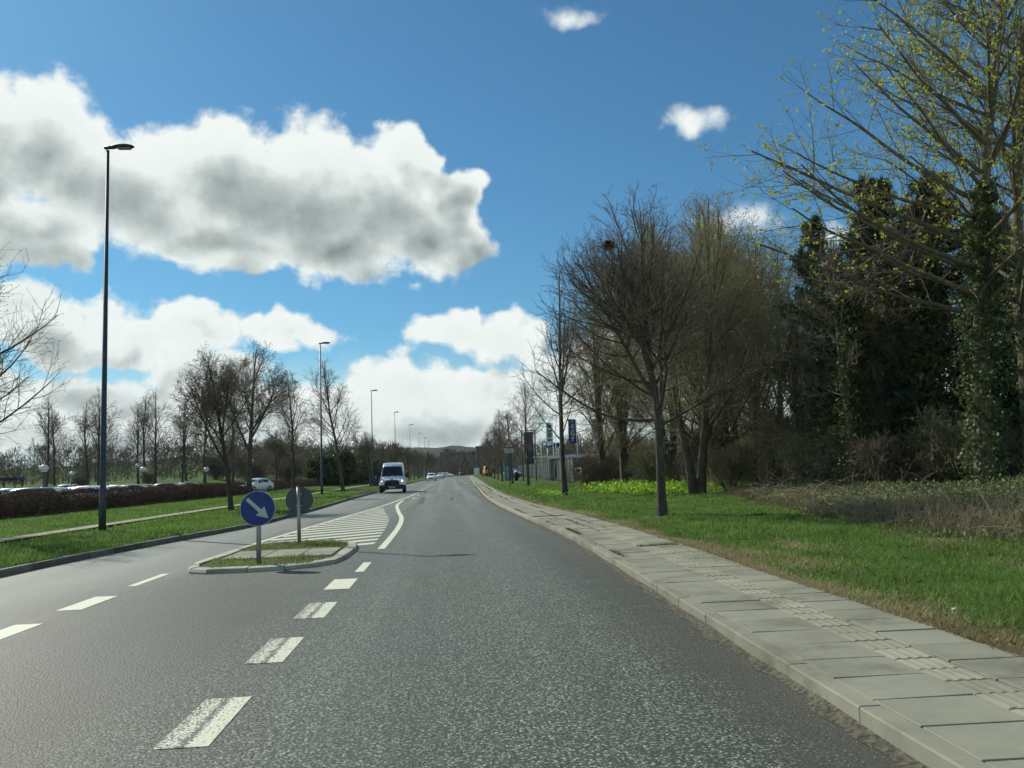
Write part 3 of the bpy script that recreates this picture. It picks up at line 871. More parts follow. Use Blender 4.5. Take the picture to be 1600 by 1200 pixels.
def thin(rg, sp, q):
    """short parents carry fewer children"""
    p, d, t, r, pid = sp
    keep = rg.random(len(p)) < np.clip(q[pid] ** 1.3, 0.08, 1.0)
    return p[keep], d[keep], t[keep], r[keep], pid[keep]
def tubes(pts, rad, sides):
    N, Mm = pts.shape[:2]
    T = np.empty_like(pts)
    T[:, 1:-1] = pts[:, 2:] - pts[:, :-2]; T[:, 0] = pts[:, 1] - pts[:, 0]; T[:, -1] = pts[:, -1] - pts[:, -2]
    T = unit(T)
    ref = np.where(np.abs(T[:, :1, 2:3]) > 0.9, np.array([1., 0.1, 0]), np.array([0.1, 0, 1.]))
    U = unit(np.cross(T, np.broadcast_to(ref, T.shape))); W = np.cross(T, U)
    k = np.arange(sides) * 2 * math.pi / sides
    ring = pts[:, :, None] + rad[:, :, None, None] * (np.cos(k)[None, None, :, None] * U[:, :, None] + np.sin(k)[None, None, :, None] * W[:, :, None])
    v = ring.reshape(-1, 3)
    base = (np.arange(N)[:, None] * Mm + np.arange(Mm - 1)[None, :]) * sides
    j = np.arange(sides); j2 = (j + 1) % sides
    q = np.stack([base[..., None] + j, base[..., None] + j2, base[..., None] + sides + j2, base[..., None] + sides + j], -1)
    return v, q.reshape(-1, 4)
def leaves(rg, p, size, droop=0.0, asp=0.65):
    """one kite-shaped leaf per point"""
    N = len(p)
    d = rg.normal(0, 1, (N, 3)); d[:, 2] += droop; d = unit(d)
    s = unit(np.cross(d, rg.normal(0, 1, (N, 3))))
    L = (size * rg.uniform(0.6, 1.3, N))[:, None]
    v = np.stack([p, p + d * L * .5 + s * L * asp / 2, p + d * L, p + d * L * .5 - s * L * asp / 2], 1).reshape(-1, 3)
    return v, np.arange(4 * N).reshape(N, 4)
class Acc:
    def __init__(self): self.v, self.f, self.n = [], [], 0
    def add(self, vq):
        v, q = vq
        self.v.append(v); self.f.append(q + self.n); self.n += len(v)
    def mesh(self, name, mat, smooth=False):
        return np_mesh(name, np.concatenate(self.v), self.f, mat, smooth) if self.n else None

def bare_tree(seed, H, clear, r0, n1=22, len1=2.6, ang=(1.15, 0.45), up=0.06, n2=11, n3=6, n4=2, twig=0.006, stems=1, lean=0.0,
              shape=0.75, wob=0.05, bud=None, bud_n=0, bud_s=0.05, mats=('bark', 'twig'), top=0.97, spread=0.12, second=0.42, third=0.42, hang=0.0, leaders=0, low=0.72):
    """trunk mesh, crown mesh, bud mesh"""
    rg = np.random.default_rng(seed)
    tr, cr, bd = Acc(), Acc(), Acc()
    a = rg.random(stems) * 6.28 if stems > 1 else np.array([rg.random() * 6.28])
    d0 = np.c_[np.cos(a) * (lean + (spread if stems > 1 else 0) * rg.uniform(.5, 1.5, stems)), np.sin(a) * (lean + (spread if stems > 1 else 0) * rg.uniform(.5, 1.5, stems)), np.ones(stems)]
    st = np.c_[np.cos(a) * r0 * (stems > 1), np.sin(a) * r0 * (stems > 1), np.full(stems, -0.15)]
    Hs = H * rg.uniform(0.85, 1.0, stems) if stems > 1 else np.array([H])
    P0, R0 = grow(rg, st, d0, Hs * 1.02, np.full(stems, r0), np.full(stems, r0 * 0.10), 14, wob * 0.5, 0.03)
    t = np.linspace(0, 1, 15)
    R0 = r0 * (1 - t)[None, :] ** 0.8 * np.ones((stems, 1)) + 0.012
    R0[:, 0] *= 1.35; R0[:, 1] *= 1.04
    tr.add(tubes(P0, R0, 8))
    c0 = clear / H
    fac = np.ones(stems)
    if leaders:
        # the trunk forks into several rising leaders
        p, d, tt, rr, pid = spawn(rg, P0, R0, leaders, c0 + .02, c0 + .30, 0.52, 0.14, 0.72)
        Ll = H * (0.98 - tt) * rg.uniform(0.72, 0.95, len(p))
        PL, RL = grow(rg, p, d, Ll, rr, np.full(len(p), .012), 14, wob * 0.45, 0.035)
        tr.add(tubes(PL, RL, 6))
        P0 = np.concatenate([P0, PL]); R0 = np.concatenate([R0, RL]); fac = np.concatenate([fac, np.full(len(p), .62)])
    A = lambda t_: ang[0] + (ang[1] - ang[0]) * (t_ - c0) / (1 - c0)
    p, d, tt, rr, pid = spawn(rg, P0, R0, n1, c0, top, A, 0.22, 0.55)
    u = (tt - c0) / (1 - c0)
    prof = fac[pid] * np.where(u < 0.3, low + (1 - low) * (u / 0.3), 1 - (1 - 0.16) * ((u - 0.3) / 0.7) ** (1 / shape))
    L1 = len1 * prof * rg.uniform(0.75, 1.15, len(p))
    r1 = np.minimum(rr, 0.0125 * L1 + 0.005)
    P1, R1 = grow(rg, p, d, L1, r1, r1 * 0.25 + 0.002, 7, wob, up)
    tr.add(tubes(P1, R1, 5))
    p, d, tt, rr, pid = thin(rg, spawn(rg, P1, R1, n2, 0.16, 1.0, 0.75, 0.22, 0.7), L1 / (len1 * 0.85))
    L2 = L1[pid] * second * (1.15 - 0.75 * tt) * rg.uniform(0.6, 1.25, len(p)) + 0.12
    r2 = np.minimum(rr, 0.010 * L2 + 0.004)
    P2, R2 = grow(rg, p, d, L2, r2, np.full(len(p), twig), 4, wob * 1.5, up * 0.9)
    cr.add(tubes(P2, R2, 3))
    ends = [P2[:, -1]]
    if n3:
        p, d, tt, rr, pid = thin(rg, spawn(rg, P2, R2, n3, 0.2, 1.0, 0.7, 0.25, 0.7), L2 / (len1 * 0.34))
        L3 = L2[pid] * third * rg.uniform(0.6, 1.3, len(p)) + 0.10
        P3, R3 = grow(rg, p, d, L3, np.maximum(rr * .8, twig), np.full(len(p), twig * .8), 2, wob * 1.8, up * 1.2 - hang)
        cr.add(tubes(P3, R3, 3)); ends += [P3[:, -1], P3[:, 1]]
        if n4:
            p, d, tt, rr, pid = spawn(rg, P3, R3, n4, 0.3, 1.0, 0.6, 0.25, 0.8)
            L4 = L3[pid] * 0.6 * rg.uniform(0.6, 1.3, len(p)) + 0.06
            P4, R4 = grow(rg, p, d, L4, np.full(len(p), twig * .8), np.full(len(p), twig * .6), 1, 0.1, 0.1 - hang)
            cr.add(tubes(P4, R4, 3)); ends += [P4[:, -1]]
    if bud and bud_n:
        E_ = np.concatenate(ends)
        E_ = E_[rg.permutation(len(E_))]
        k = min(bud_n, len(E_) * 6)
        q = E_[np.arange(k) % len(E_)] + rg.normal(0, bud_s * 0.6, (k, 3))
        bd.add(leaves(rg, q, bud_s))
    return tr.mesh('trunk', MAT[mats[0]], True), cr.mesh('crown', MAT[mats[1]], True), bd.mesh('buds', MAT[bud]) if bud and bud_n else None

def put_tree(name, meshes, loc, rz, s, label, group, cat='tree', sz=None, tilt=0.0):
    z = float(height(loc[0], loc[1])) - 0.03
    e = empty(name, (loc[0], loc[1], z), rz, label=label, cat=cat, group=group)
    e.scale = (s, s, sz or s)
    if tilt:
        e.rotation_euler = (Matrix.Rotation(R(tilt), 3, 'Y') @ Matrix.Rotation(rz, 3, 'Z')).to_euler()
    for nm, me in zip(('trunk', 'crown', 'buds'), meshes):
        if me: inst(nm, me, e)
    return e

ORD = ['nearest', 'second', 'third', 'fourth', 'fifth', 'sixth', 'seventh', 'eighth', 'ninth', 'tenth', 'eleventh', 'twelfth', 'thirteenth', 'fourteenth', 'fifteenth', 'sixteenth', 'seventeenth', 'eighteenth', 'nineteenth', 'twentieth']

# right-hand roadside row
big_row = bare_tree(21, 8.7, 2.35, 0.125, n1=26, len1=3.7, ang=(1.30, 0.40), up=0.085, n2=14, n3=5, n4=2, twig=0.0055, shape=0.9, wob=0.09, leaders=5, low=0.95, bud='bud', bud_n=5000, bud_s=0.035, mats=('bark', 'twig'))
t_ = put_tree('roadside_tree', big_row, (5.83, 22.54), 0.7, 1.0, 'dense bare roadside tree with a bird nest, nearest on the right verge', 'bare trees along the right verge', tilt=-2.9)
row_a = bare_tree(22, 8.6, 2.2, 0.11, n1=26, len1=2.5, ang=(1.0, 0.4), up=0.07, n2=11, n3=6, n4=2, twig=0.007, shape=0.8)
row_b = bare_tree(23, 7.6, 2.0, 0.10, n1=24, len1=2.3, ang=(1.1, 0.5), up=0.05, n2=10, n3=6, n4=2, twig=0.008, shape=0.8, bud='bud', bud_n=1500, bud_s=0.06)
slim = bare_tree(24, 11.6, 2.6, 0.13, leaders=2, n1=18, len1=3.2, ang=(0.75, 0.3), up=0.05, n2=10, n3=5, n4=1, twig=0.007, shape=0.9)
put_tree('roadside_tree', slim, (5.77, 41.05), 2.0, 0.98, 'slim bare tree with upswept branches, second along the right verge', 'bare trees along the right verge', tilt=-2.8)
for k, (x, y, s, m) in enumerate([(6.62, 68.6, 1.0, row_a), (6.67, 86.2, 1.0, row_b), (6.89, 105.9, 1.05, row_a), (7.4, 124, 1.0, row_b), (7.85, 141, 1.05, row_a), (8.3, 158, 1.0, row_b), (8.8, 176, 1.1, row_a), (9.3, 194, 1.1, row_b), (9.8, 213, 1.1, row_a), (10.3, 232, 1.1, row_b), (10.9, 252, 1.15, row_a), (11.6, 275, 1.2, row_b)]):
    put_tree('roadside_tree', m, (x, y), k * 1.3, s, 'bare roadside tree, %s counted away along the right verge' % ORD[k + 2], 'bare trees along the right verge')
# nest
rg = np.random.default_rng(5)
ac = Acc()
d = unit(rg.normal(0, 1, (420, 3))); p = d * np.array([.15, .15, .11]) * rg.uniform(.7, 1.0, (420, 1))
tg = unit(np.cross(d, rg.normal(0, 1, (420, 3))))
P, Rr = grow(rg, p - tg * .09, tg, np.full(420, .20), np.full(420, .007), np.full(420, .004), 2, 0.15, 0.0)
ac.add(tubes(P, Rr, 3))
inst('bird_nest', ac.mesh('bird_nest', MAT['nest']), None, (4.70, 22.5, 7.70), label='dark round bird nest of sticks high in the dense tree', cat='nest')

# left-hand verge row
lin_a = bare_tree(31, 6.9, 2.0, 0.115, leaders=3, n1=16, len1=2.7, ang=(1.05, 0.35), up=0.05, n2=13, n3=7, n4=2, twig=0.008, shape=0.85, bud='bud', bud_n=7000, bud_s=0.055)
lin_b = bare_tree(32, 15.2, 3.8, 0.30, leaders=4, n1=16, len1=6.4, ang=(1.0, 0.3), up=0.05, n2=14, n3=7, n4=2, twig=0.014, shape=0.85, bud='bud', bud_n=9000, bud_s=0.12)
lin_c = bare_tree(33, 11.6, 2.8, 0.15, n1=30, len1=3.7, ang=(0.95, 0.45), up=0.05, n2=11, n3=6, n4=2, twig=0.010, shape=0.8)
put_tree('verge_tree', lin_a, (-9.66, 38.0), 0.4, 1.0, 'small budding tree on the left verge in front of the hedge end', 'trees on the left verge', tilt=-3.5)
put_tree('verge_tree', lin_b, (-20.6, 88.0), 1.4, 0.98, 'broad budding tree standing over the white hatchback', 'trees on the left verge')
put_tree('verge_tree', lin_a, (-21.0, 104.0), 2.4, 0.95, 'short spreading tree just right of the white hatchback', 'trees on the left verge')
put_tree('verge_tree', lin_c, (-10.6, 58.0), 3.0, 0.72, 'bare tree behind the round sign seen from its back', 'trees on the left verge')
put_tree('verge_tree', lin_c, (-9.2, 74.0), 5.2, 1.0, 'tall bare tree just right of the second street lamp', 'trees on the left verge', tilt=-4.5)
for k, (x, y, s) in enumerate([(-9.4, 102, .92), (-9.1, 119, .9), (-8.9, 136, .9), (-8.5, 153, .95), (-8.0, 170, .95), (-7.6, 187, 1), (-7.2, 205, 1), (-6.8, 223, 1), (-6.3, 242, 1.05), (-5.8, 262, 1.1), (-5.3, 284, 1.1)]):
    put_tree('verge_tree', [lin_a, row_b][k % 2], (x, y), k * 2.1, s * (1 if k % 2 == 0 else .9), 'low bare tree beyond the white van, %s of the row leading away' % ORD[k].replace('nearest', 'first'), 'trees on the left verge')
# tree whose crown enters at the left edge
edge_tree = bare_tree(34, 8.4, 1.9, 0.14, n1=34, len1=4.3, ang=(1.2, 0.4), up=0.07, n2=10, n3=5, n4=2, twig=0.006, shape=0.9, bud='bud', bud_n=5000, bud_s=0.035)
put_tree('verge_tree', edge_tree, (-14.9, 25.6), 0.9, 1.05, 'bare tree reaching in from the left edge of the picture', 'trees on the left verge')

# tall slender trees behind the car park
pop = [bare_tree(40 + i, 11.2, 2.4, 0.15, n1=22, len1=3.7, ang=(0.80, 0.3), up=0.05, n2=10, n3=6, n4=1, twig=0.011, shape=1.0, bud='bud', bud_n=1600, bud_s=0.08, lean=0.02) for i in range(3)]
POP = [(x, 104 + 4 * math.sin(k * 2.3)) for k, x in enumerate([-55.5, -48.6, -46.4, -44.3, -42.2, -40.7, -38.0, -36.9, -34.9, -33.0, -31.2, -29.8, -27.4, -25.2])]
POP.sort(key=lambda p: p[0] / p[1])
for k, (x, y) in enumerate(POP):
    put_tree('slender_tree', pop[(k * 2 + k // 3) % 3], (x, y), k * 1.7, 0.95 + 0.08 * math.sin(k * 1.9), 'slender bare tree behind the car park, %s from the left' % ORD[k].replace('nearest', 'first'), 'slender trees behind the car park')

# the wood on the right
wil = [bare_tree(50 + i, 12.5, 1.6, 0.17, n1=15, len1=4.6, ang=(0.7, 0.3), up=0.03, n2=11, n3=6, n4=3, twig=0.0075, stems=[3, 2, 4][i], spread=0.16, shape=0.9, bud='olive_bud', bud_n=11000, bud_s=0.06, mats=('bark_dark', 'twig_olive'), second=0.5, third=0.5) for i in range(3)]
WOOD = [(11.2, 37.0, 0, 1.10), (9.0, 47.5, 1, 0.95), (10.6, 49.5, 2, 0.90), (13.4, 40.0, 2, 1.10), (14.8, 44.0, 1, 1.30), (17.2, 46.5, 0, 1.32), (20.3, 50.0, 2, 1.34), (15.6, 35.0, 1, 0.72), (18.6, 39.5, 2, 0.72), (17.2, 30.5, 0, 0.70), (22.5, 40.0, 1, 0.95), (25.5, 36, 0, 0.95), (12.9, 46.0, 0, 1.22), (18.9, 52.0, 1, 1.36)]
WL = ['many-stemmed willow just behind the dense roadside tree', 'thin-trunked tree left of the dense roadside tree, over the fence bush', 'leaning bare tree beside the fence bush, right of the blue flag', 'many-stemmed bare tree above the left half of the bright green plants', 'tall bare tree above the right end of the bright green plants', 'tall fine-twigged tree left of the small pine', 'tree with rounded fine crown rising behind the small pine', 'low arching olive tree at the wood edge behind the brambles', 'olive green budding tree in the middle of the wood', 'low tangled tree in front of the dark pines', 'bare tree deep in the wood behind the pines', 'bare tree at the far right behind the ivy trunks', 'tall crown between the willow and the two tallest bare trees', 'farthest fine-twigged crown behind the tall bare trees']
for k, (x, y, m, s) in enumerate(WOOD):
    put_tree('woodland_tree', wil[m], (x, y), k * 1.9 + 0.4, s, WL[k], 'bare trees of the wood on the right')

shrub = [bare_tree(60 + i, 2.6, 0.1, 0.035, n1=9, len1=1.2, ang=(0.7, 0.4), up=0.02, n2=8, n3=5, n4=2, twig=0.006, stems=6, spread=0.5, shape=1.0, bud='olive_bud', bud_n=3500, bud_s=0.05, mats=('bark_lit', 'twig_olive'), wob=0.1, second=0.55, third=0.5) for i in range(2)]
brown_shrub = bare_tree(66, 2.6, 0.1, 0.04, n1=9, len1=1.2, ang=(0.8, 0.4), up=0.01, n2=8, n3=5, n4=2, twig=0.008, stems=8, spread=0.5, shape=1.0, mats=('twig', 'twig'), wob=0.12, second=0.55, third=0.5)
SHR = [(8.3, 47.5, .85, 2), (9.9, 52, 1.0, 2), (11.0, 45.0, .9, 0), (12.8, 37.2, .95, 1), (14.3, 36.0, 1.1, 0), (14.9, 32.8, 1.0, 1), (16.3, 31.0, 1.2, 0), (15.6, 28.2, .9, 2), (17.6, 27.4, 1.2, 1), (19.2, 28.6, 1.3, 0), (20.6, 26.5, 1.2, 1), (13.7, 42.0, 1.2, 2), (16.8, 39.5, 1.4, 0), (19.0, 34.0, 1.5, 1), (21.5, 31.0, 1.5, 0), (22.5, 27.5, 1.5, 2), (11.8, 52.0, 1.3, 1), (15.2, 50.0, 1.8, 0), (18.0, 49.0, 1.9, 1), (21.5, 52.0, 2.0, 0)]
rank = {i: r_ for r_, i in enumerate(sorted(range(2, len(SHR)), key=lambda i: SHR[i][0] / SHR[i][1]))}
for k, (x, y, s, m) in enumerate(SHR):
    put_tree('woodland_shrub', [shrub[0], shrub[1], brown_shrub][m], (x, y), k * 2.2, s, 'tangled bare shrub at the foot of the wood, %s from the left' % ORD[rank[k]].replace('nearest', 'first') if k > 1 else ['low brown bush at the end of the grey fence', 'taller brown bush under the thin-trunked trees'][k], 'shrubs under the wood', 'shrub')

# pines
def pine(seed, H, clear, r0, spread_, layers, flat=0.5, tuft=0.24):
    rg = np.random.default_rng(seed)
    tr, nd = Acc(), Acc()
    P0, R0 = grow(rg, np.array([[0, 0, -0.1]]), np.array([[0.02, 0.02, 1.]]), np.array([H]), np.array([r0]), np.array([0.03]), 12, 0.02, 0.05)
    tr.add(tubes(P0, R0, 8))
    p, d, tt, rr, pid = spawn(rg, P0, R0, layers, clear / H, 0.99, lambda t_: 1.45 - 0.85 * np.clip((t_ - 0.6) / 0.4, 0, 1), 0.15, 0.5)
    u = (tt - clear / H) / (1 - clear / H)
    L1 = spread_ * np.where(u < 0.35, 0.6 + u, 0.95 - 0.80 * (u - 0.35) / 0.65) * rg.uniform(0.6, 1.2, len(p))
    P1, R1 = grow(rg, p, d, L1, np.minimum(rr, 0.06), np.full(len(p), .01), 6, 0.07, 0.05)
    tr.add(tubes(P1, R1, 4))
    p, d, tt, rr, pid = spawn(rg, P1, R1, 13, 0.25, 1.0, 0.85, 0.25, 0.6)
    P2, R2 = grow(rg, p, d, L1[pid] * 0.30 * rg.uniform(.5, 1.3, len(p)) + .15, np.minimum(rr, .02), np.full(len(p), .006), 3, 0.1, 0.10)
    tr.add(tubes(P2, R2, 3))
    c = np.concatenate([P2[:, -1], P2[:, 2], P2[:, 1], P1[:, -1]])
    c = np.repeat(c, 15, 0)
    dd = unit(rg.normal(0, 1, c.shape) + np.array([0, 0, 0.5])); L = tuft * rg.uniform(0.6, 1.2, (len(c), 1))
    s = unit(np.cross(dd, rg.normal(0, 1, c.shape))) * tuft * 0.10
    v = np.stack([c - s, c + s, c + dd * L], 1).reshape(-1, 3)
    nd.add((v, np.arange(len(v)).reshape(-1, 3)))
    return tr.mesh('trunk', MAT['bark_dark'], True), nd.mesh('crown', MAT['needle']), None
pn = [pine(70, 12.3, 2.0, 0.20, 3.0, 64, tuft=0.30), pine(71, 11.3, 1.5, 0.16, 2.3, 58, tuft=0.28)]
for (x, y, m, s, lab) in [(16.6, 30.6, 0, 0.98, 'dark pine with ragged top behind the yellow-green maple twigs'), (17.6, 37.6, 1, 1.12, 'small dark pine top standing alone left of the big pine'), (19.3, 29.5, 0, 0.98, 'broad dark pine right of the ragged-topped pine'), (22.0, 30.5, 1, 0.95, 'dark pine near the right edge behind the maple trunk'), (18.6, 33.5, 1, 1.05, 'dark pine standing behind the two front pines')]:
    put_tree('pine_tree', pn[m], (x, y), x, s, lab, 'dark pines in the wood')

# ivy on trunks
def ivy_mesh(seed, pts, r_of, n, size):
    rg = np.random.default_rng(seed)
    P = np.array(pts, float)
    t = rg.random(n) ** 0.9
    f = t * (len(P) - 1); i = np.clip(f.astype(int), 0, len(P) - 2); w = (f - i)[:, None]
    c = P[i] * (1 - w) + P[i + 1] * w
    a = rg.random(n) * 6.283
    lump = 0.75 + 0.45 * np.sin(a * 3 + t * 23) * np.sin(t * 31 + a) + 0.35 * np.sin(t * 61 + a * 2)
    r = r_of(t) * np.maximum(lump, 0.35) * np.sqrt(rg.uniform(0.25, 1.0, n))
    q = c + np.c_[np.cos(a) * r, np.sin(a) * r, rg.normal(0, 0.1, n)]
    A_ = Acc(); A_.add(leaves(rg, q, size, -0.6, 0.85))
    return A_.mesh('ivy', MAT['ivy'])
ivy_base = bare_tree(80, 10.5, 3.5, 0.22, n1=18, len1=3.0, ang=(0.9, 0.5), up=0.03, n2=10, n3=6, n4=2, twig=0.007, mats=('bark_dark', 'twig'), shape=0.9)
ivy_a = ivy_mesh(81, [(0, 0, 0), (0.05, 0, 3), (0.1, 0.05, 6), (0.1, 0, 9.2)], lambda t_: 0.95 - 0.35 * t_, 11000, 0.12)
ivy_b = ivy_mesh(82, [(0, 0, 0), (0.0, 0.1, 3), (0.15, 0.05, 6), (0.2, 0, 8.0)], lambda t_: 0.80 - 0.2 * t_, 9000, 0.12)
for (x, y, m, s, lab) in [(14.9, 29.2, ivy_b, 0.92, 'ivy-wrapped tree left of the maple, in front of the pines'), (17.6, 28.4, ivy_a, 1.0, 'tall column of ivy on a trunk in the dark part of the wood'), (20.6, 27.8, ivy_b, 1.0, 'ivy-covered trunk near the right edge of the wood'), (15.9, 33.2, ivy_a, 0.86, 'dim ivy-covered trunk behind the front ivy trees')]:
    e = put_tree('ivy_tree', ivy_base, (x, y), x * 2, s, lab, 'ivy-covered trees')
    inst('ivy', m, e)

# the maple on the right, coming into leaf
def maple(seed):
    rg = np.random.default_rng(seed)
    tr, cr, lf = Acc(), Acc(), Acc()
    base = np.array([[0, 0, -0.1], [2.6, 1.4, -0.1]])
    P0, R0 = grow(rg, base, np.array([[-0.02, 0.0, 1.], [0.05, 0.02, 1.]]), np.array([17.0, 16.0]), np.array([.30, .34]), np.array([.05, .05]), 14, 0.03, 0.03)
    tr.add(tubes(P0, R0, 10))
    p, d, tt, rr, pid = spawn(rg, P0, R0, 36, 0.34, 0.97, lambda t_: 1.35 - 0.65 * t_, 0.16, 0.55)
    # limbs favour the light on the road side
    d = d + np.array([-0.62, -0.18, 0.0]); d = unit(d)
    L1 = 7.6 * np.where(tt < 0.3, 0.72, 1.08 - 0.75 * (tt - 0.3)) * (0.72 + 0.33 * np.clip(-d[:, 0], 0, 1)) * rg.uniform(0.7, 1.12, len(p))
    r1 = np.minimum(rr, 0.012 * L1 + 0.008)
    P1, R1 = grow(rg, p, d, L1, r1, r1 * .2 + .004, 10, 0.05, np.where(tt < 0.4, 0.012, 0.03))
    tr.add(tubes(P1, R1, 5))
    p, d, tt, rr, pid = spawn(rg, P1, R1, 11, 0.2, 1.0, 0.7, 0.25, 0.7)
    L2 = L1[pid] * 0.36 * (1.15 - .6 * tt) * rg.uniform(.5, 1.3, len(p)) + .2
    P2, R2 = grow(rg, p, d, L2, np.minimum(rr, .02), np.full(len(p), .006), 5, 0.09, 0.02)
    cr.add(tubes(P2, R2, 3))
    p, d, tt, rr, pid = spawn(rg, P2, R2, 6, 0.2, 1.0, 0.7, 0.25, 0.8)
    L3 = L2[pid] * .40 * rg.uniform(.5, 1.3, len(p)) + .12
    P3, R3 = grow(rg, p, d, L3, np.full(len(p), .006), np.full(len(p), .004), 3, 0.12, 0.05)
    cr.add(tubes(P3, R3, 3))
    E_ = np.concatenate([P3[:, -1], P3[:, 2], P2[:, -1]])
    tw = np.concatenate([tt, tt, np.ones(len(P2))])
    # tufts: fuller low down where the leaves are furthest out
    zz = E_[:, 2]
    keep = rg.random(len(E_)) < np.where(zz < 7.0, 0.28, 0.48)
    E_ = E_[keep]
    k = rg.integers(4, 8, len(E_))
    q = np.repeat(E_, k, 0); q = q + rg.normal(0, 0.035, q.shape)
    lf.add(leaves(rg, q, 0.078, -0.1, 0.8))
    return tr.mesh('trunk', MAT['bark_lit'], True), cr.mesh('crown', MAT['twig'], True), lf.mesh('buds', MAT['spring_leaf']), P0
mp = maple(90)
mz = float(height(15.9, 23.6))
me_ = empty('maple_tree', (15.9, 23.6, mz), 0.0, label='large maple with ivy-clad trunks and young yellow-green leaves at the right edge', cat='tree')
inst('trunk', mp[0], me_); inst('crown', mp[1], me_); inst('young_leaves', mp[2], me_)
inst('ivy', ivy_mesh(91, mp[3][0, :9], lambda t_: 0.85 - 0.40 * t_, 10000, 0.11), me_)
inst('ivy', ivy_mesh(92, mp[3][1, :8], lambda t_: 0.55 - 0.2 * t_, 5000, 0.11), me_)

# ------------------------------------------------------------------ ground plants
def blades(rg, xy, z, h, w, lean=0.5):
    n = len(xy)
    a = rg.random(n) * 6.283
    hh = h * rg.uniform(0.5, 1.35, n); ww = w * rg.uniform(0.6, 1.3, n)
    b = np.c_[xy, z]
    s = np.c_[np.cos(a), np.sin(a), np.zeros(n)] * (ww / 2)[:, None]
    l = rg.normal(0, lean, (n, 2)) * hh[:, None] * 0.6
    tip = b + np.c_[l, hh]
    v = np.stack([b - s, b + s, tip], 1).reshape(-1, 3)
    return v, np.arange(3 * n).reshape(n, 3)
rg = np.random.default_rng(101)
def scatter_y(n, y0, y1, pw=2.0):
    u = rg.random(n)
    if pw == 2.0: return 1 / (1 / y0 + u * (1 / y1 - 1 / y0))
    return y0 * (y1 / y0) ** u
# right verge
A_ = Acc()
n = 190000
y = scatter_y(n, 4.2, 75.0, 1.0)
x0 = np.interp(y, YS, T_PO)
wid = np.interp(y, [4, 12, 14, 19, 27, 37, 50, 75], [7, 6, 5.2, 6, 7.5, 9, 9, 7])
x = x0 + 0.02 + wid * rg.random(n) ** 1.15
pz = np.sin(x * 2.1 + y * .7) * np.sin(y * 1.3 - x * .9) + 0.6 * np.sin(x * 5.1) * np.sin(y * 4.3)
keep = rg.random(n) < np.where(x - x0 < 0.28, 0.55, np.clip(0.95 + 0.3 * pz, 0.35, 1))
x, y, pz = x[keep], y[keep], pz[keep]
bare = np.sin(x * .83 + 1.3 * np.sin(y * .5)) * np.sin(y * .61 + x * .4) > .80
x, y, pz = x[~bare], y[~bare], pz[~bare]
A_.add(blades(rg, np.c_[x, y], height(x, y) - 0.02, (0.055 + 0.025 * pz + 0.05 * (rg.random(len(x)) < .04)) * np.interp(y, [4, 30], [0.8, 1.25]), np.interp(y, [4, 10, 30, 75], [0.008, 0.014, 0.035, 0.07])))
tag(inst('verge_grass', A_.mesh('verge_grass', MAT['grass'])), 'mown green grass on the right verge', 'grass', kind='stuff')
# left verge
A_ = Acc()
n = 110000
y = scatter_y(n, 13.5, 100.0, 1.0)
x0 = np.interp(y, YS, T_KL) - 0.16
x = x0 - np.interp(y, [13, 40, 100], [13, 12.5, 11]) * rg.random(n) ** 1.2
pathx = np.interp(y, [0, 20, 40, 46, 76, 116, 240], [-11.7, -11.55, -11.3, -11.1, -10.95, -10.7, -9.2])
keep = np.abs(x - pathx) > 0.36
keep &= ~((np.abs(x + 7.6) < 0.9) & (np.abs(y - 74) < 8))
x, y = x[keep], y[keep]
A_.add(blades(rg, np.c_[x, y], height(x, y) - 0.02, np.where(rg.random(len(x)) < .08, 0.15, 0.085), np.interp(y, [13, 30, 100], [0.018, 0.04, 0.10])))
tag(inst('verge_grass', A_.mesh('verge_grass', MAT['grass'])), 'mown green grass on the left verge', 'grass', kind='stuff')
# dry straw along the pavement edge and in worn patches
A_ = Acc()
n = 34000
y = scatter_y(n, 4.2, 60.0, 1.0)
x0 = np.interp(y, YS, T_PO)
x = x0 - 0.03 + np.abs(rg.normal(0, 0.17, n)) * (1 + 0.6 * np.sin(y * 1.1))
px_, py_ = [4.45, 5.6, 6.9, 7.6], [11.4, 13.2, 9.6, 12.4]
for a, b, r, m in zip(px_, py_, [0.5, 0.35, 0.4, 0.5], [3500, 900, 700, 900]):
    x = np.r_[x, a + rg.normal(0, r * .6, m)]; y = np.r_[y, b + rg.normal(0, r * 1.3, m)]
A_.add(blades(rg, np.c_[x, y], height(x, y) - 0.015, 0.055 * np.ones(len(x)), np.interp(y, [4, 30], [0.008, 0.03]), 1.3))
tag(inst('dry_grass', A_.mesh('dry_grass', MAT['dry_grass'])), 'straw-coloured worn grass along the pavement edge', 'dry grass', kind='stuff')
# weeds in the joints of the far pavement
A_ = Acc()
q = []
for k in range(70):
    yy = rg.uniform(14, 95)
    off = rg.choice([0.14, 0.74, 0.75, 1.05, 0.45], p=[.38, .22, .12, .16, .12])
    L = rg.uniform(0.3, 1.6) if off != 0.45 else rg.uniform(.2, .5)
    m = int(60 * L)
    q.append(np.c_[kerb_r(yy) + off + rg.normal(0, 0.03 if off != .45 else .12, m), yy + rg.uniform(-L, L, m)])
for (yy, m) in [(17.6, 300), (18.6, 260), (13.2, 160)]:
    q.append(np.c_[kerb_r(yy) + 0.16 + np.abs(rg.normal(0, 0.06, m)), yy + rg.normal(0, .28, m)])
m = 420
q.append(np.c_[kerb_r(14.2) + rg.uniform(0.75, 1.45, m), 14.2 + rg.normal(0, .06, m)])
q = np.concatenate(q)
A_.add(blades(rg, q, np.full(len(q), 0.118), 0.03 * np.ones(len(q)), np.interp(q[:, 1], [10, 40, 90], [0.010, 0.022, 0.04]), 1.2))
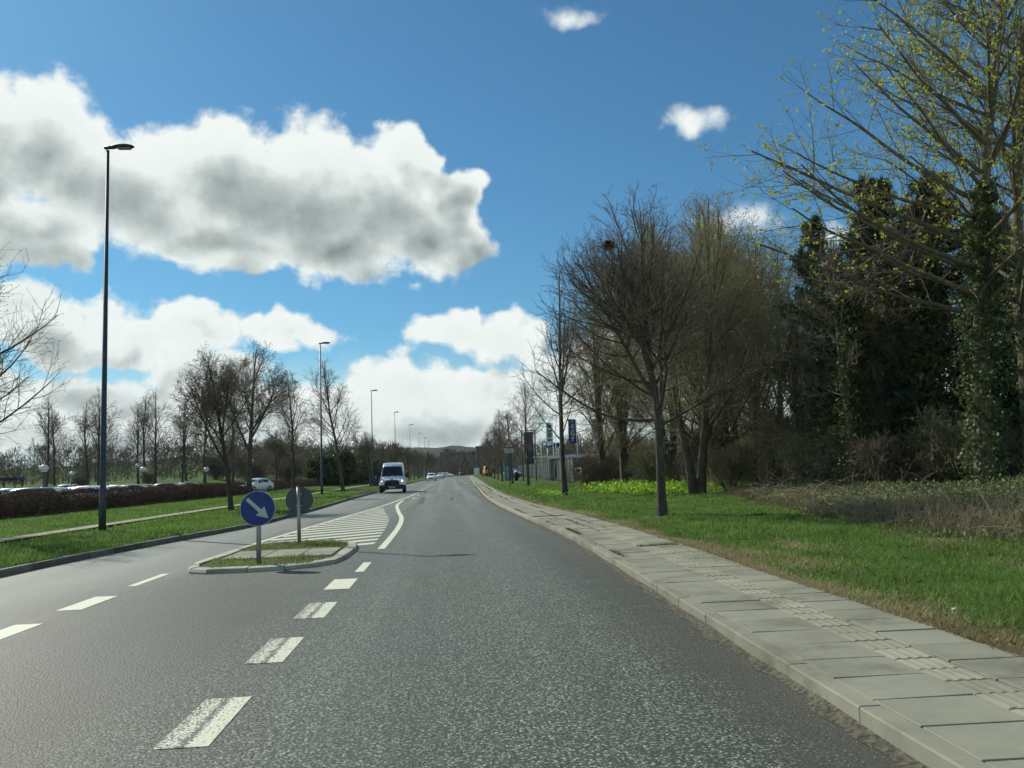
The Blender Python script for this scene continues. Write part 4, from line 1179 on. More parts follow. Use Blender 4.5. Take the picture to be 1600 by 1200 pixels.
tag(inst('joint_weeds', A_.mesh('joint_weeds', MAT['weed'])), 'brown weeds growing in the pavement joints', 'weeds', kind='stuff')
# island grass
A_ = Acc()
def in_isl(x, y, ya, yb): return (y > ya) & (y < yb) & (((x + 3.18) / 1.06) ** 4 + ((y - 16.6) / 2.5) ** 4 < 1)
x = rg.uniform(-4.3, -2.0, 22000); y = rg.uniform(14.1, 19.4, 22000)
keep = (in_isl(x, y, 14.1, 15.62) | (in_isl(x, y, 17.08, 19.3))) & (rg.random(22000) < .28 + .25 * np.sin(x * 5) * np.sin(y * 4))
x, y = x[keep], y[keep]
A_.add(blades(rg, np.c_[x, y], np.full(len(x), 0.058), 0.075 * np.ones(len(x)), np.full(len(x), 0.014), 0.7))
tag(inst('island_grass', A_.mesh('island_grass', MAT['grass'])), 'rough grass tufts growing on the traffic island', 'grass', kind='stuff')
A_ = Acc()
keep = rg.random(len(x)) < .7
A_.add(blades(rg, np.c_[x, y][keep], np.full(keep.sum(), 0.058), 0.06 * np.ones(keep.sum()), np.full(keep.sum(), 0.014), 1.0))
tag(inst('island_dry_grass', A_.mesh('island_dry_grass', MAT['dry_grass'])), 'dry straw among the grass of the traffic island', 'dry grass', kind='stuff')
# bright green plants under the wood
A_ = Acc()
n = 26000
y = rg.uniform(37.2, 58, n); x = rg.uniform(6.8, 19.5, n)
lo = np.interp(y, [37, 38.7, 42, 46, 58], [12.2, 8.8, 7.6, 7.4, 9.2]); hi = np.interp(y, [36, 38, 44, 58], [13.6, 14.2, 16.5, 19.5])
lo = lo + 0.35 * np.sin(y * 2.1)
keep = (x > lo) & (x < hi)
x, y = x[keep], y[keep]
ph = 0.46 + 0.12 * np.sin(x * 3.1) * np.sin(y * 2.3)
pz = height(x, y) + rg.random(len(x)) * ph
A_.add(leaves(rg, np.c_[x, y, pz], 0.16, 0.3, 0.55))
tag(inst('bright_plants', A_.mesh('bright_plants', MAT['ramsons'])), 'bright yellow-green leafy plants below the bare trees', 'plants', kind='stuff')
A_ = Acc()
x = np.r_[5.55 + rg.normal(0, .25, 260), 11.2 + rg.normal(0, .3, 200), 4.9 + rg.normal(0, .8, 40)]; y = np.r_[44.5 + rg.normal(0, 1.4, 260), 27.5 + rg.normal(0, .5, 200), 40 + rg.normal(0, 4, 40)]
A_.add(leaves(rg, np.c_[x, y, height(x, y) + rg.uniform(.03, .2, len(x))], 0.10, 0.2, .7))
tag(inst('low_leafy_plants', A_.mesh('low_leafy_plants', MAT['ramsons'])), 'small pale green leafy clumps on the right verge', 'plants', kind='stuff')
# bramble and ivy bank
A_ = Acc(); S_ = Acc()
def bank_front(x, y): return np.interp(y, [9, 12, 14.4, 19.3, 27.5, 34, 38], [9.3, 8.6, 8.3, 9.0, 10.4, 11.8, 13.0])
n = 120000
y = rg.uniform(10.5, 38, n); x = rg.uniform(8.0, 24, n)
e = x - bank_front(x, y)
keep = (e > 0.2 * np.sin(y * 1.7)) & (x < 17.5 + 0.35 * (y - 12)) & (rg.random(n) < np.clip(1.25 - e / 12, .25, 1))
x, y, e = x[keep], y[keep], e[keep]
ph = (0.14 + 0.40 * np.clip(e / 5.5, 0, 1) + 0.12 * np.sin(x * 1.3) * np.sin(y * .9 + 1) + 0.08 * np.sin(x * 3.7 + y * 2.9)) * np.clip(.35 + e, .35, 1)
A_.add(leaves(rg, np.c_[x, y, height(x, y) + ph * np.sqrt(rg.random(len(x)))], 0.075, 0.1, 0.8))
tag(inst('bramble_leaves', A_.mesh('bramble_leaves', MAT['bramble_leaf'])), 'low dusty bramble and ivy leaves in front of the wood', 'brambles', kind='stuff')
n = 6500
y = rg.uniform(10.5, 36, n); x = bank_front(0, y) - 0.15 + np.abs(rg.normal(0, 2.2, n))
tallm = (y < 17)
P, Rr = grow(rg, np.c_[x, y, height(x, y)], np.c_[rg.normal(0, .35, (n, 2)), np.ones(n)], np.where(tallm, rg.uniform(.25, .75, n), rg.uniform(.15, .42, n)), np.full(n, .0045), np.full(n, .0025), 3, 0.16, 0.0)
S_.add(tubes(P, Rr, 3))
n = 600
y = rg.uniform(10.5, 34, n); x = bank_front(0, y) + np.abs(rg.normal(0, 1.8, n))
P, Rr = grow(rg, np.c_[x, y, height(x, y) + .2], np.c_[rg.normal(0, 1, (n, 2)), rg.uniform(.2, .9, n)], rg.uniform(.6, 1.6, n), np.full(n, .006), np.full(n, .003), 6, 0.1, -0.16)
S_.add(tubes(P, Rr, 3))
tag(inst('dry_stems', S_.mesh('dry_stems', MAT['bramble_stem'])), 'dry upright reed and bramble stems at the wood edge', 'dry stems', kind='stuff')
# dead leaves and coarse tufts on the verge
A_ = Acc()
y = np.r_[scatter_y(900, 5, 40, 1.0), rg.uniform(9, 34, 1500)]
x = np.r_[np.interp(y[:900], YS, T_PO) + rg.random(900) ** 1.4 * 5, bank_front(0, y[900:]) - np.abs(rg.normal(0, .55, 1500)) + .2]
A_.add(leaves(rg, np.c_[x, y, height(x, y) + rg.uniform(.01, .05, len(x))], 0.042, 0, .7))
tag(inst('dead_leaves', A_.mesh('dead_leaves', MAT['dead_leaf'])), 'scattered brown dead leaves on the right verge', 'dead leaves', kind='stuff')
A_ = Acc(); q = []
for k in range(120):
    yy = float(scatter_y(1, 5, 40, 1.0)[0]); xx = float(np.interp(yy, YS, T_PO)) + .3 + rg.random() * 4.5
    q.append(np.c_[xx + rg.normal(0, .09, 60), yy + rg.normal(0, .09, 60)])
q = np.concatenate(q)
A_.add(blades(rg, q, height(q[:, 0], q[:, 1]) - .01, 0.12 * np.ones(len(q)), np.interp(q[:, 1], [4, 30], [0.008, 0.03]), 0.9))
tag(inst('grass_tufts', A_.mesh('grass_tufts', MAT['grass'])), 'coarse dark grass tufts on the right verge', 'grass', kind='stuff')
# litter
for (x, y, lab) in [(7.48, 12.33, 'crumpled white litter in the grass by the brambles'), (4.28, 6.92, 'crumpled white litter near the pavement edge'), (3.92, 38.48, 'tiny white litter on the verge far along the pavement')]:
    m = MB()
    g = [[(i * .025 - .04 + rg.normal(0, .006), j * .018 - .018 + rg.normal(0, .006), .012 + abs(rg.normal(0, .008))) for i in range(4)] for j in range(3)]
    vs_ = [p for r_ in g for p in r_]
    fs_ = [(j * 4 + i, j * 4 + i + 1, j * 4 + i + 5, j * 4 + i + 4) for j in range(2) for i in range(3)]
    m.add(vs_, fs_)
    m.add([(p[0], p[1], p[2] - .008) for p in vs_], [tuple(reversed(f)) for f in fs_])
    m.build('litter', MAT['flag_pale'], loc=(x, y, float(height(x, y)) + .05), rot=(0, 0, x), label=lab, cat='litter')

# ------------------------------------------------------------------ beech hedge
def hedge(label, x0, y0, x1, y1, w, h, seed, n):
    rg = np.random.default_rng(seed)
    root = empty('hedge', ((x0 + x1) / 2, (y0 + y1) / 2, 0), label=label, cat='hedge', group='brown hedges round the car park')
    L = math.hypot(x1 - x0, y1 - y0); ux, uy = (x1 - x0) / L, (y1 - y0) / L
    c = root.location
    def W(s, t): return np.c_[x0 + ux * s - uy * t - c[0], y0 + uy * s + ux * t - c[1]]
    s = rg.random(n) * L
    face = rg.random(n)
    t = np.where(face < .36, -w / 2 + rg.normal(0, .05, n), np.where(face < .55, w / 2 + rg.normal(0, .05, n), rg.uniform(-w / 2, w / 2, n)))
    hs = h + .05 * np.sin(s * 1.1) + .03 * np.sin(s * 3.7)
    z = np.where((face < .55), rg.uniform(.12, 1, n) * hs, hs + rg.normal(-.03, .04, n))
    p = np.c_[W(s, t), z + .12]
    A_ = Acc(); A_.add(leaves(rg, p, 0.085, 0.0, 0.6)); inst('leaves', A_.mesh('leaves', MAT['hedge_leaf']), root)
    m = int(n / 6)
    s = rg.random(m) * L; t = rg.uniform(-w / 2.2, w / 2.2, m)
    P, Rr = grow(rg, np.c_[W(s, t), np.full(m, .1)], np.c_[rg.normal(0, .18, (m, 2)), np.ones(m)], h * rg.uniform(.7, 1.12, m), np.full(m, .010), np.full(m, .005), 4, .08, .02)
    A_ = Acc(); A_.add(tubes(P, Rr, 3)); inst('branches', A_.mesh('branches', MAT['twig']), root)
hedge('long brown beech hedge in front of the parked cars', -21.0, 24.0, -19.2, 80.0, 0.9, 1.10, 1, 38000)
hedge('shorter brown hedge right of the white hatchback', -20.2, 96.0, -17.0, 126.0, 0.9, 1.1, 2, 14000)

# ------------------------------------------------------------------ street lamps
def lamp_proto():
    r_ = empty('street_lamp')
    MB().tube([(0, 0, 0), (0, 0, 1.2), (0, 0, 1.22), (0, 0, 11.85)], [.105, .10, .085, .05], 14).build('pole', MAT['lamp_pole'], r_)
    MB().box((-0.02, -.106, .62), (.11, .012, .42), bev=.004).build('access_door', MAT['lamp_pole'], r_)
    MB().tube([(-.10, 0, 11.93), (.22, 0, 11.95)], [.055, .06], 10).build('bracket', MAT['lamp_head'], r_)
    # flattened shoe-shaped housing
    m = MB(); prof = [(.10, .05, .05), (.25, .11, .085), (.45, .15, .10), (.62, .14, .09), (.75, .09, .06), (.81, .03, .02)]
    vs_ = []
    for (x, w, h) in prof:
        for k in range(12):
            t = 2 * math.pi * k / 12
            vs_.append((x, w * math.cos(t), 11.955 + (h if math.sin(t) > 0 else h * .45) * math.sin(t)))
    fs_ = [(i * 12 + k, i * 12 + (k + 1) % 12, i * 12 + 12 + (k + 1) % 12, i * 12 + 12 + k) for i in range(len(prof) - 1) for k in range(12)]
    m.add(vs_, fs_, True); m.add([vs_[k] for k in range(12)], [tuple(range(11, -1, -1))]); m.add(vs_[-12:], [tuple(range(12))])
    head = m.build('lamp_head', MAT['lamp_head'], r_)
    MB().box((.50, 0, 11.905), (.40, .20, .025), bev=.008).build('lens', MAT['lamp_glass'], head)
    return r_
lp = lamp_proto()
for k, (x, y) in enumerate([(-10.40, 26.0), (-9.86, 66.0), (-9.34, 104.5), (-8.85, 142.5), (-8.07, 181.5), (-7.36, 219), (-6.81, 250), (-6.41, 282)]):
    o = lp if k == 0 else copy_tree(lp)
    o.location = (x, y, float(height(x, y)))
    tag(o, 'tall dark street lamp on the left verge, %s one' % ORD[k], 'street lamp', 'street lamps along the left verge')

# ------------------------------------------------------------------ island signs
def disc(m, r, y0, y1, n=36, c=(0, 0)):
    m.prism([(c[0] + r * math.cos(2 * math.pi * k / n), c[1] + r * math.sin(2 * math.pi * k / n)) for k in range(n)], y0, y1, 'y')
    return m
sg = empty('keep_right_sign', (-3.25, 14.52, 0.06), R(-2), label='round blue sign with white arrow pointing down right on the traffic island', cat='road sign')
MB().tube([(0, .05, -.1), (0, .05, 1.24)], .042, 14).build('post', MAT['galv'], sg)
pl = disc(MB(), .300, -.012, .0).build('sign_plate', MAT['sign_white'], sg, loc=(0, 0, .945))
disc(MB(), .290, -.0155, -.0125).build('blue_face', MAT['sign_blue'], pl)
a = R(-43)
arrow = [(-.235, .022), (-.235, -.022), (.085, -.026), (.085, -.098), (.245, 0), (.085, .098), (.085, .026)]
arrow = [(-.245, .032), (-.245, -.032), (.06, -.032), (.06, -.105), (.25, 0), (.06, .105), (.06, .032)]
MB().prism([(x * math.cos(a) - z * math.sin(a), x * math.sin(a) + z * math.cos(a)) for x, z in arrow], -.0195, -.016, 'y').build('arrow', MAT['sign_white'], pl)
MB().box((0, .05, .80), (.13, .10, .035), bev=.005).build('clamp', MAT['galv'], sg)
MB().box((0, .05, 1.08), (.13, .10, .035), bev=.005).build('clamp', MAT['galv'], sg)
bs = empty('round_sign', (-3.29, 18.72, 0.06), 0.0, label='round road sign seen from its grey back on the traffic island', cat='road sign')
MB().tube([(0, -.05, -.1), (-.012, -.05, 1.25)], .040, 14).build('post', MAT['galv'], bs)
MB().tube([(-.012, -.05, 1.25), (-.012, -.05, 1.265)], [.046, .03], 14).build('cap', MAT['plastic'], bs)
disc(MB(), .30, 0, .014).build('sign_plate', MAT['sign_back'], bs, loc=(0, 0, .95))
for z in (.83, 1.08):
    MB().box((0, -.048, z), (.12, .105, .032), bev=.005).build('clamp', MAT['galv'], bs)
# warning triangle on the right verge
ws = empty('warning_sign', (4.93, 66.3, .13), 0.0, label='red-edged warning triangle with white plate on a tall post, right verge', cat='road sign')
MB().tube([(0, .05, -.1), (0, .05, 3.95)], .038, 12).build('post', MAT['plastic'], ws)
def tri(m, s, y0, y1, cz):
    h = s * math.sqrt(3) / 2
    m.prism([(-s / 2, cz - h / 3), (s / 2, cz - h / 3), (0, cz + 2 * h / 3)], y0, y1, 'y'); return m
tp = tri(MB(), .92, -.012, 0, 3.42).build('sign_plate', MAT['sign_red'], ws)
tri(MB(), .60, -.016, -.0125, 3.40).build('white_face', MAT['sign_white'], tp)
for (x, s) in ((-.07, 1.0), (.07, .8)):
    MB().prism([(x - .035 * s, 3.28), (x + .035 * s, 3.28), (x + .05 * s, 3.28 + .13 * s), (x + .022 * s, 3.28 + .17 * s), (x + .03 * s, 3.28 + .22 * s), (x, 3.28 + .25 * s), (x - .03 * s, 3.28 + .22 * s), (x - .022 * s, 3.28 + .17 * s), (x - .05 * s, 3.28 + .13 * s)], -.0195, -.0165, 'y').build('pictogram', MAT['black'], tp)
pp = MB().box((0, -.005, 2.92), (.72, .012, .34)).build('text_plate', MAT['sign_white'], ws)
for z in (2.99, 2.86):
    MB().box((0, -.0135, z), (.44, .003, .035)).build('print_line', MAT['black'], pp)

# ------------------------------------------------------------------ vehicles
class Loft:
    """car body lofted from stations (y, z bottom, z top, half width low, half width top, belt height)"""
    def __init__(self, st):
        self.rings = []
        for (y, zb, zt, wb, wt, be) in st:
            half = [(wb * .90, zb), (wb * .99, zb + (be - zb) * .30), (wb, zb + (be - zb) * .70), (wb * .97, be), (wt, zt - .07), (wt * .86, zt - .012), (0, zt)]
            self.rings.append([(x, y, z) for x, z in half] + [(-x, y, z) for x, z in half[-2::-1]])
        self.rings = np.array(self.rings)
    def S(self, u, j):
        R_ = self.rings
        i = int(min(max(u, 0), len(R_) - 1.001)); k = int(min(max(j, 0), R_.shape[1] - 1.001))
        a, b = u - i, j - k
        return R_[i, k] * (1 - a) * (1 - b) + R_[i + 1, k] * a * (1 - b) + R_[i, k + 1] * (1 - a) * b + R_[i + 1, k + 1] * a * b
    def body(self):
        m = MB(); n = self.rings.shape[1]
        v = [tuple(p) for r_ in self.rings for p in r_]
        f = [(i * n + k, i * n + k + 1, i * n + n + k + 1, i * n + n + k) for i in range(len(self.rings) - 1) for k in range(n - 1)]
        f += [(i * n + n - 1, i * n, i * n + n, i * n + n + n - 1) for i in range(len(self.rings) - 1)]
        m.add(v, f, True)
        m.add(v[:n], [tuple(range(n))]); m.add(v[-n:], [tuple(range(n - 1, -1, -1))])
        return m
    def patch(self, us, js, off=.008, m=None):
        m = m or MB()
        P = [[self.S(u, j) for j in js] for u in us]
        P = np.array(P)
        du = np.gradient(P, axis=0); dj = np.gradient(P, axis=1)
        N = np.cross(du, dj); N /= np.maximum(np.linalg.norm(N, axis=2, keepdims=True), 1e-6)
        c = self.rings.mean((0, 1)); s = np.sign(((P - c) * N).sum(2, keepdims=True)); N = N * np.where(s == 0, 1, s)
        Q = (P + N * off).reshape(-1, 3); nj = len(js)
        f = [(i * nj + k, i * nj + k + 1, i * nj + nj + k + 1, i * nj + nj + k) for i in range(len(us) - 1) for k in range(nj - 1)]
        return m.add([tuple(q) for q in Q], f, True)

WHEEL = None
def wheel_meshes():
    ty = MB(); pr = [(.20, -.10), (.29, -.105), (.315, -.07), (.32, 0), (.315, .07), (.29, .105), (.20, .10)]
    n = 18; v = []
    for (r_, w) in pr:
        v += [(w, r_ * math.cos(2 * math.pi * k / n), r_ * math.sin(2 * math.pi * k / n)) for k in range(n)]
    ty.add(v, [(i * n + k, i * n + (k + 1) % n, i * n + n + (k + 1) % n, i * n + n + k) for i in range(len(pr) - 1) for k in range(n)], True)
    rim = MB()
    rim.prism([(.205 * math.cos(2 * math.pi * k / n), .205 * math.sin(2 * math.pi * k / n)) for k in range(n)], -.06, .06, 'x')
    for k in range(5):
        a = 2 * math.pi * k / 5
        rim.prism([(math.cos(a + s) * r_, math.sin(a + s) * r_) for s, r_ in ((-.5, .05), (-.14, .19), (.14, .19), (.5, .05))], -.085, .085, 'x')
    return ty.mesh('tyre', MAT['rubber']), rim.mesh('rim', MAT['rim'])
ME_TYRE, ME_RIM = wheel_meshes()
def add_wheels(root, w, ya, yb, r_=.32):
    for y in (ya, yb):
        for s in (-1, 1):
            wh = inst('wheel', ME_TYRE, root, (s * w, y, r_), (0, 0, 0), (1, r_ / .32, r_ / .32))
            inst('rim', ME_RIM, wh)
def slot(o, mat):
    o.material_slots[0].link = 'OBJECT'; o.material_slots[0].material = mat

def car_proto(kind):
    if kind == 'hatch':
        st = [(-2.06, .32, .60, .66, .55, .52), (-1.98, .22, .74, .80, .66, .62), (-1.50, .20, .87, .865, .74, .74), (-1.02, .20, .97, .88, .74, .86),
              (-.30, .20, 1.39, .88, .60, .90), (.25, .20, 1.48, .88, .61, .92), (1.15, .20, 1.44, .88, .59, .94), (1.80, .22, 1.10, .86, .64, .92), (1.98, .28, .92, .82, .70, .80), (2.04, .36, .80, .76, .62, .66)]
        ax = (-1.28, 1.24)
    elif kind == 'estate':
        st = [(-2.25, .32, .60, .68, .55, .52), (-2.16, .22, .74, .82, .68, .62), (-1.62, .20, .86, .88, .76, .74), (-1.10, .20, .96, .90, .76, .86),
              (-.30, .20, 1.38, .90, .61, .90), (.3, .20, 1.47, .90, .62, .92), (1.75, .20, 1.43, .89, .60, .95), (2.20, .22, 1.05, .87, .68, .92), (2.30, .28, .90, .83, .72, .80), (2.34, .36, .80, .78, .64, .66)]
        ax = (-1.38, 1.36)
    else:  # saloon
        st = [(-2.25, .32, .60, .68, .55, .52), (-2.16, .22, .74, .82, .68, .62), (-1.60, .20, .86, .88, .76, .74), (-1.05, .20, .95, .89, .76, .86),
              (-.25, .20, 1.36, .89, .60, .90), (.3, .20, 1.43, .89, .60, .92), (.95, .20, 1.37, .89, .58, .94), (1.65, .20, 1.02, .88, .70, .93), (2.15, .26, .96, .84, .72, .82), (2.25, .36, .82, .78, .64, .66)]
        ax = (-1.36, 1.32)
    lf = Loft(st)
    root = empty('parked_car')
    lf.body().build('body', MAT['car white'], root)
    lf.patch(np.linspace(3.12, 3.92, 4), np.linspace(4.15, 7.85, 7)).build('windscreen', MAT['glass'], root)
    lf.patch(np.linspace(6.12, 6.85, 3), np.linspace(4.2, 7.8, 7)).build('rear_window', MAT['glass'], root)
    for js in ((3.18, 3.82), (8.18, 8.82)):
        for (a, b) in ((3.75, 4.95), (5.05, 6.0)):
            lf.patch(np.linspace(a, b, 3), np.linspace(js[0], js[1], 3)).build('side_window', MAT['glass'], root)
    for s in (-1, 1):
        lf.patch(np.linspace(.35, 1.5, 3), np.linspace(2.5, 3.3, 3) if s > 0 else np.linspace(8.7, 9.5, 3)).build('headlight', MAT['clear_lamp'], root)
        lf.patch(np.linspace(7.3, 8.6, 3), np.linspace(2.5, 3.4, 3) if s > 0 else np.linspace(8.6, 9.5, 3)).build('tail_light', MAT['red_lamp'], root)
        MB().box((s * .99, -.62, .98), (.16, .10, .12), bev=.02).build('mirror', MAT['plastic'], root)
    y0 = st[0][0]
    MB().box((0, y0 - .004, .44), (.9, .03, .14), bev=.01).build('grille', MAT['plastic'], root)
    add_wheels(root, .80, *ax)
    return root
protos = {k: car_proto(k) for k in ('hatch', 'estate', 'saloon')}
used = set()
def place_car(kind, colr, loc, rz, label, group, name='parked_car'):
    p = protos[kind]
    if kind in used:
        o = copy_tree(p)
    else:
        o = p; used.add(kind)
    o.name = name
    o.location = loc; o.rotation_euler = (0, 0, rz)
    slot([c for c in o.children if c.name.startswith('body')][0], MAT['car ' + colr])
    tag(o, label, 'car', group)
    return o
rs = np.random.default_rng(77)
ROWS = [(-24.6, [(50.0, 'grey', 'estate'), (52.6, 'silver', 'hatch'), (55.3, 'silver', 'estate'), (58.0, 'white', 'hatch'), (60.6, 'pale blue', 'hatch'), (63.3, 'silver', 'saloon'), (68.5, 'black', 'estate'), (71.2, 'grey', 'saloon'), (73.8, 'dark blue', 'hatch'), (79.0, 'silver', 'saloon'), (81.6, 'grey', 'hatch')], 'row nearest the hedge'),
        (-33.0, [(64.5, 'white', 'hatch'), (67.2, 'black', 'hatch'), (69.8, 'maroon', 'hatch'), (72.5, 'grey', 'saloon'), (77.7, 'white', 'saloon'), (80.4, 'dark blue', 'estate'), (83.0, 'silver', 'hatch'), (88.2, 'grey', 'estate'), (90.8, 'pale blue', 'hatch')], 'second row behind the hedge'),
        (-41.5, [(80.5, 'silver', 'hatch'), (83.2, 'maroon', 'estate'), (85.8, 'silver', 'estate'), (88.4, 'dark blue', 'hatch'), (93.6, 'white', 'hatch')], 'third row behind the hedge')]
for (x, cars, rowname) in ROWS:
    for k, (y, c, kind) in enumerate(cars):
        place_car(kind, c, (x + rs.normal(0, .15), y, float(height(x, y)) - .0), R(90 if rs.random() < .5 else -90) + rs.normal(0, .03),
                  '%s parked car, %s from the left in the %s' % (c, ORD[k].replace('nearest', 'first'), rowname), 'cars in the car park behind the hedge')
place_car('hatch', 'white', (-20.9, 92.5, float(height(-20.9, 92.5))), R(-28), 'white hatchback in the gap of the hedge under the broad tree', 'cars in the car park behind the hedge')
place_car('hatch', 'white', (-3.2, 160, 0.0), R(0), 'white car coming towards the camera behind the van', 'cars on the road', 'moving_car')
place_car('estate', 'black', (4.9, 300, 0.0), R(180 - 2), 'black car driving away at the far end of the road', 'cars on the road', 'moving_car')
place_car('saloon', 'white', (-2.0, 215, 0.0), R(-3), 'small white car far behind the oncoming white car', 'cars on the road', 'moving_car')
place_car('estate', 'white', (-0.3, 265, 0.0), R(60), 'white car turning across the far junction', 'cars on the road', 'moving_car')
place_car('hatch', 'silver', (14.0, 84, float(height(14, 84))), R(15), 'silver car with glinting glass behind the grey fence', 'cars in the dealer yard')
for k, (x, y, c, kd) in enumerate([(17.5, 78, 'white', 'estate'), (20.2, 76.5, 'pale blue', 'saloon'), (23.0, 75, 'grey', 'hatch')]):
    place_car(kd, c, (x, y, float(height(x, y))), R(80), '%s car in the dealer yard seen through the fence bush' % c, 'cars in the dealer yard')
for k, (x, y, c, kd) in enumerate([(11.5, 150, 'grey', 'hatch'), (13.5, 168, 'silver', 'saloon')]):
    place_car(kd, c, (x, y, float(height(x, y))), R(20), '%s car parked behind the distant right-hand tree row' % c, 'cars in the dealer yard')

# white van
st = [(-2.76, .42, .86, .86, .74, .72), (-2.70, .34, .98, .96, .84, .80), (-2.45, .30, 1.10, 1.02, .90, .92), (-2.05, .30, 1.20, 1.03, .92, 1.05), (-1.93, .30, 1.27, 1.03, .91, 1.10),
      (-1.22, .30, 2.16, 1.03, .78, 1.20), (-.95, .30, 2.36, 1.03, .76, 1.24), (-.45, .30, 2.48, 1.03, .80, 1.26), (2.70, .30, 2.50, 1.03, .82, 1.26), (2.84, .34, 2.44, 1.02, .80, 1.26), (2.88, .40, 2.36, 1.0, .78, 1.24)]
lf = Loft(st)
van = empty('delivery_van', (-4.62, 70.6, 0.0), R(1.5), label='white high-roofed van with lit headlight coming along the left lane', cat='van')
lf.body().build('body', MAT['car white'], van)
lf.patch(np.linspace(4.10, 5.0, 6), np.linspace(4.10, 7.90, 9)).build('windscreen', MAT['glass'], van)
for js in ((3.15, 3.85), (8.15, 8.85)):
    lf.patch(np.linspace(4.75, 7.0, 4), np.linspace(js[0], js[1], 3)).build('side_window', MAT['glass'], van)
    lf.patch(np.linspace(7.04, 7.06, 2), np.linspace(js[0] - 2.6, js[1] + .1, 6) if js[0] < 6 else np.linspace(js[0] - .1, js[1] + 2.4, 6)).build('door_seam', MAT['plastic'], van)
fr = MB().prism([(-.56, .56), (.56, .56), (.62, .80), (.52, .98), (.36, 1.04), (-.36, 1.04), (-.52, .98), (-.62, .80)], -2.80, -2.60, 'y').build('grille', MAT['plastic'], van)
for z in (.72, .84, .95):
    MB().box((0, -2.805, z), (1.0, .02, .025)).build('grille_bar', MAT['plastic'], fr)
MB().prism([(-.98, .30), (.98, .30), (1.03, .48), (1.02, .64), (.62, .66), (.52, .55), (-.52, .55), (-.62, .66), (-1.02, .64), (-1.03, .48)], -2.79, -2.35, 'y').build('bumper', MAT['plastic'], van)
MB().box((0, -2.80, .47), (.52, .015, .11)).build('number_plate', MAT['sign_white'], van)
MB().prism([(.10 * math.cos(t), 1.115 + .035 * math.sin(t)) for t in np.linspace(0, 6.283, 16, endpoint=False)], -2.52, -2.46, 'y').build('badge', MAT['sign_blue'], van)
for s in (-1, 1):
    pts = [(s * .62, .88), (s * .93, .86), (s * .97, 1.02), (s * .86, 1.10), (s * .68, 1.00)]
    hl = MB().prism(pts if s > 0 else pts[::-1], -2.745, -2.45, 'y').build('headlight', MAT['clear_lamp'], van)
    disc(MB(), .075 if s > 0 else .045, -2.765, -2.74, 14, (s * .82, .96)).build('bulb', MAT['lit_lamp'], hl)
    mr = MB().box((s * 1.19, -1.62, 1.42), (.20, .14, .40), bev=.03).build('mirror', MAT['plastic'], van)
    MB().box((s * 1.07, -1.60, 1.38), (.10, .05, .06)).build('mirror_arm', MAT['plastic'], mr)
    MB().tube([(s * .12, -2.02, 1.30), (s * .62, -1.90, 1.42)], .012, 6).build('wiper', MAT['plastic'], van)
add_wheels(van, .92, -1.78, 1.75, .36)

# ------------------------------------------------------------------ car park furniture
def globe_proto():
    r_ = empty('globe_lamp')
    MB().tube([(0, 0, 0), (0, 0, 2.42)], [.055, .04], 10).build('pole', MAT['lamp_pole'], r_)
    MB().lathe([(.03, 2.36), (.10, 2.40), (.13, 2.45), (.10, 2.47)], n=14).build('collar', MAT['lamp_head'], r_)
    MB().lathe([(.02, 2.44), (.12, 2.47), (.20, 2.53), (.235, 2.62), (.23, 2.66)], n=18).build('lower_bowl', MAT['clear_lamp'], r_)
    MB().lathe([(.275, 2.655), (.285, 2.68), (.265, 2.80), (.19, 2.90), (.09, 2.945), (.0, 2.95)], n=18).build('dome', MAT['opal'], r_)
    return r_
gp = globe_proto()
GL = [((-26.1, 56.0), 'large white globe lamp just behind the hedge, left of the street lamp'), ((-40.0, 92.0), 'white globe lamp just left of the nearest street lamp pole'), ((-45.0, 110.0), 'tiny white globe lamp beside the street lamp pole'),
      ((-36.1, 100.0), 'smaller left globe lamp of the pair in the middle of the car park'), ((-26.6, 75.0), 'larger right globe lamp of the pair in the middle of the car park'), ((-24.9, 88.0), 'white globe lamp left of the small verge tree'),
      ((-25.8, 112.0), 'white globe lamp left of the broad tree trunk'), ((-58.5, 118.0), 'leftmost tiny globe lamp above the flat shelter roof'), ((-54.7, 112.0), 'second tiny globe lamp above the flat shelter roof')]
for k, ((x, y), lab) in enumerate(GL):
    o = gp if k == 0 else copy_tree(gp)
    o.location = (x, y, float(height(x, y)) - .02); tag(o, lab, 'lamp', 'globe lamps in the car park')
sh = empty('bike_shelter', (-40.6, 79.0, float(height(-40.6, 79))), R(8), label='dark flat-roofed shelter on posts at the left of the car park', cat='shelter')
MB().box((0, 0, 2.35), (3.4, 2.2, .28), bev=.03).build('roof', MAT['lamp_head'], sh)
for x in (-1.5, 0, 1.5):
    for y in (-.9, .9):
        MB().box((x, y, 1.1), (.10, .10, 2.22)).build('post', MAT['lamp_pole'], sh)
bp = empty('information_pillar', (-8.55, 99.5, .13), 0, label='dark upright information pillar beside the van', cat='pillar')
MB().box((0, 0, 1.2), (.66, .22, 2.4), bev=.03).build('casing', MAT['navy'], bp)
MB().box((0.02, -.115, 1.75), (.5, .012, .5)).build('notice_panel', MAT['flag_dark'], bp)
MB().box((0.0, -.115, 1.1), (.3, .012, .12)).build('notice_panel', MAT['sign_white'], bp)

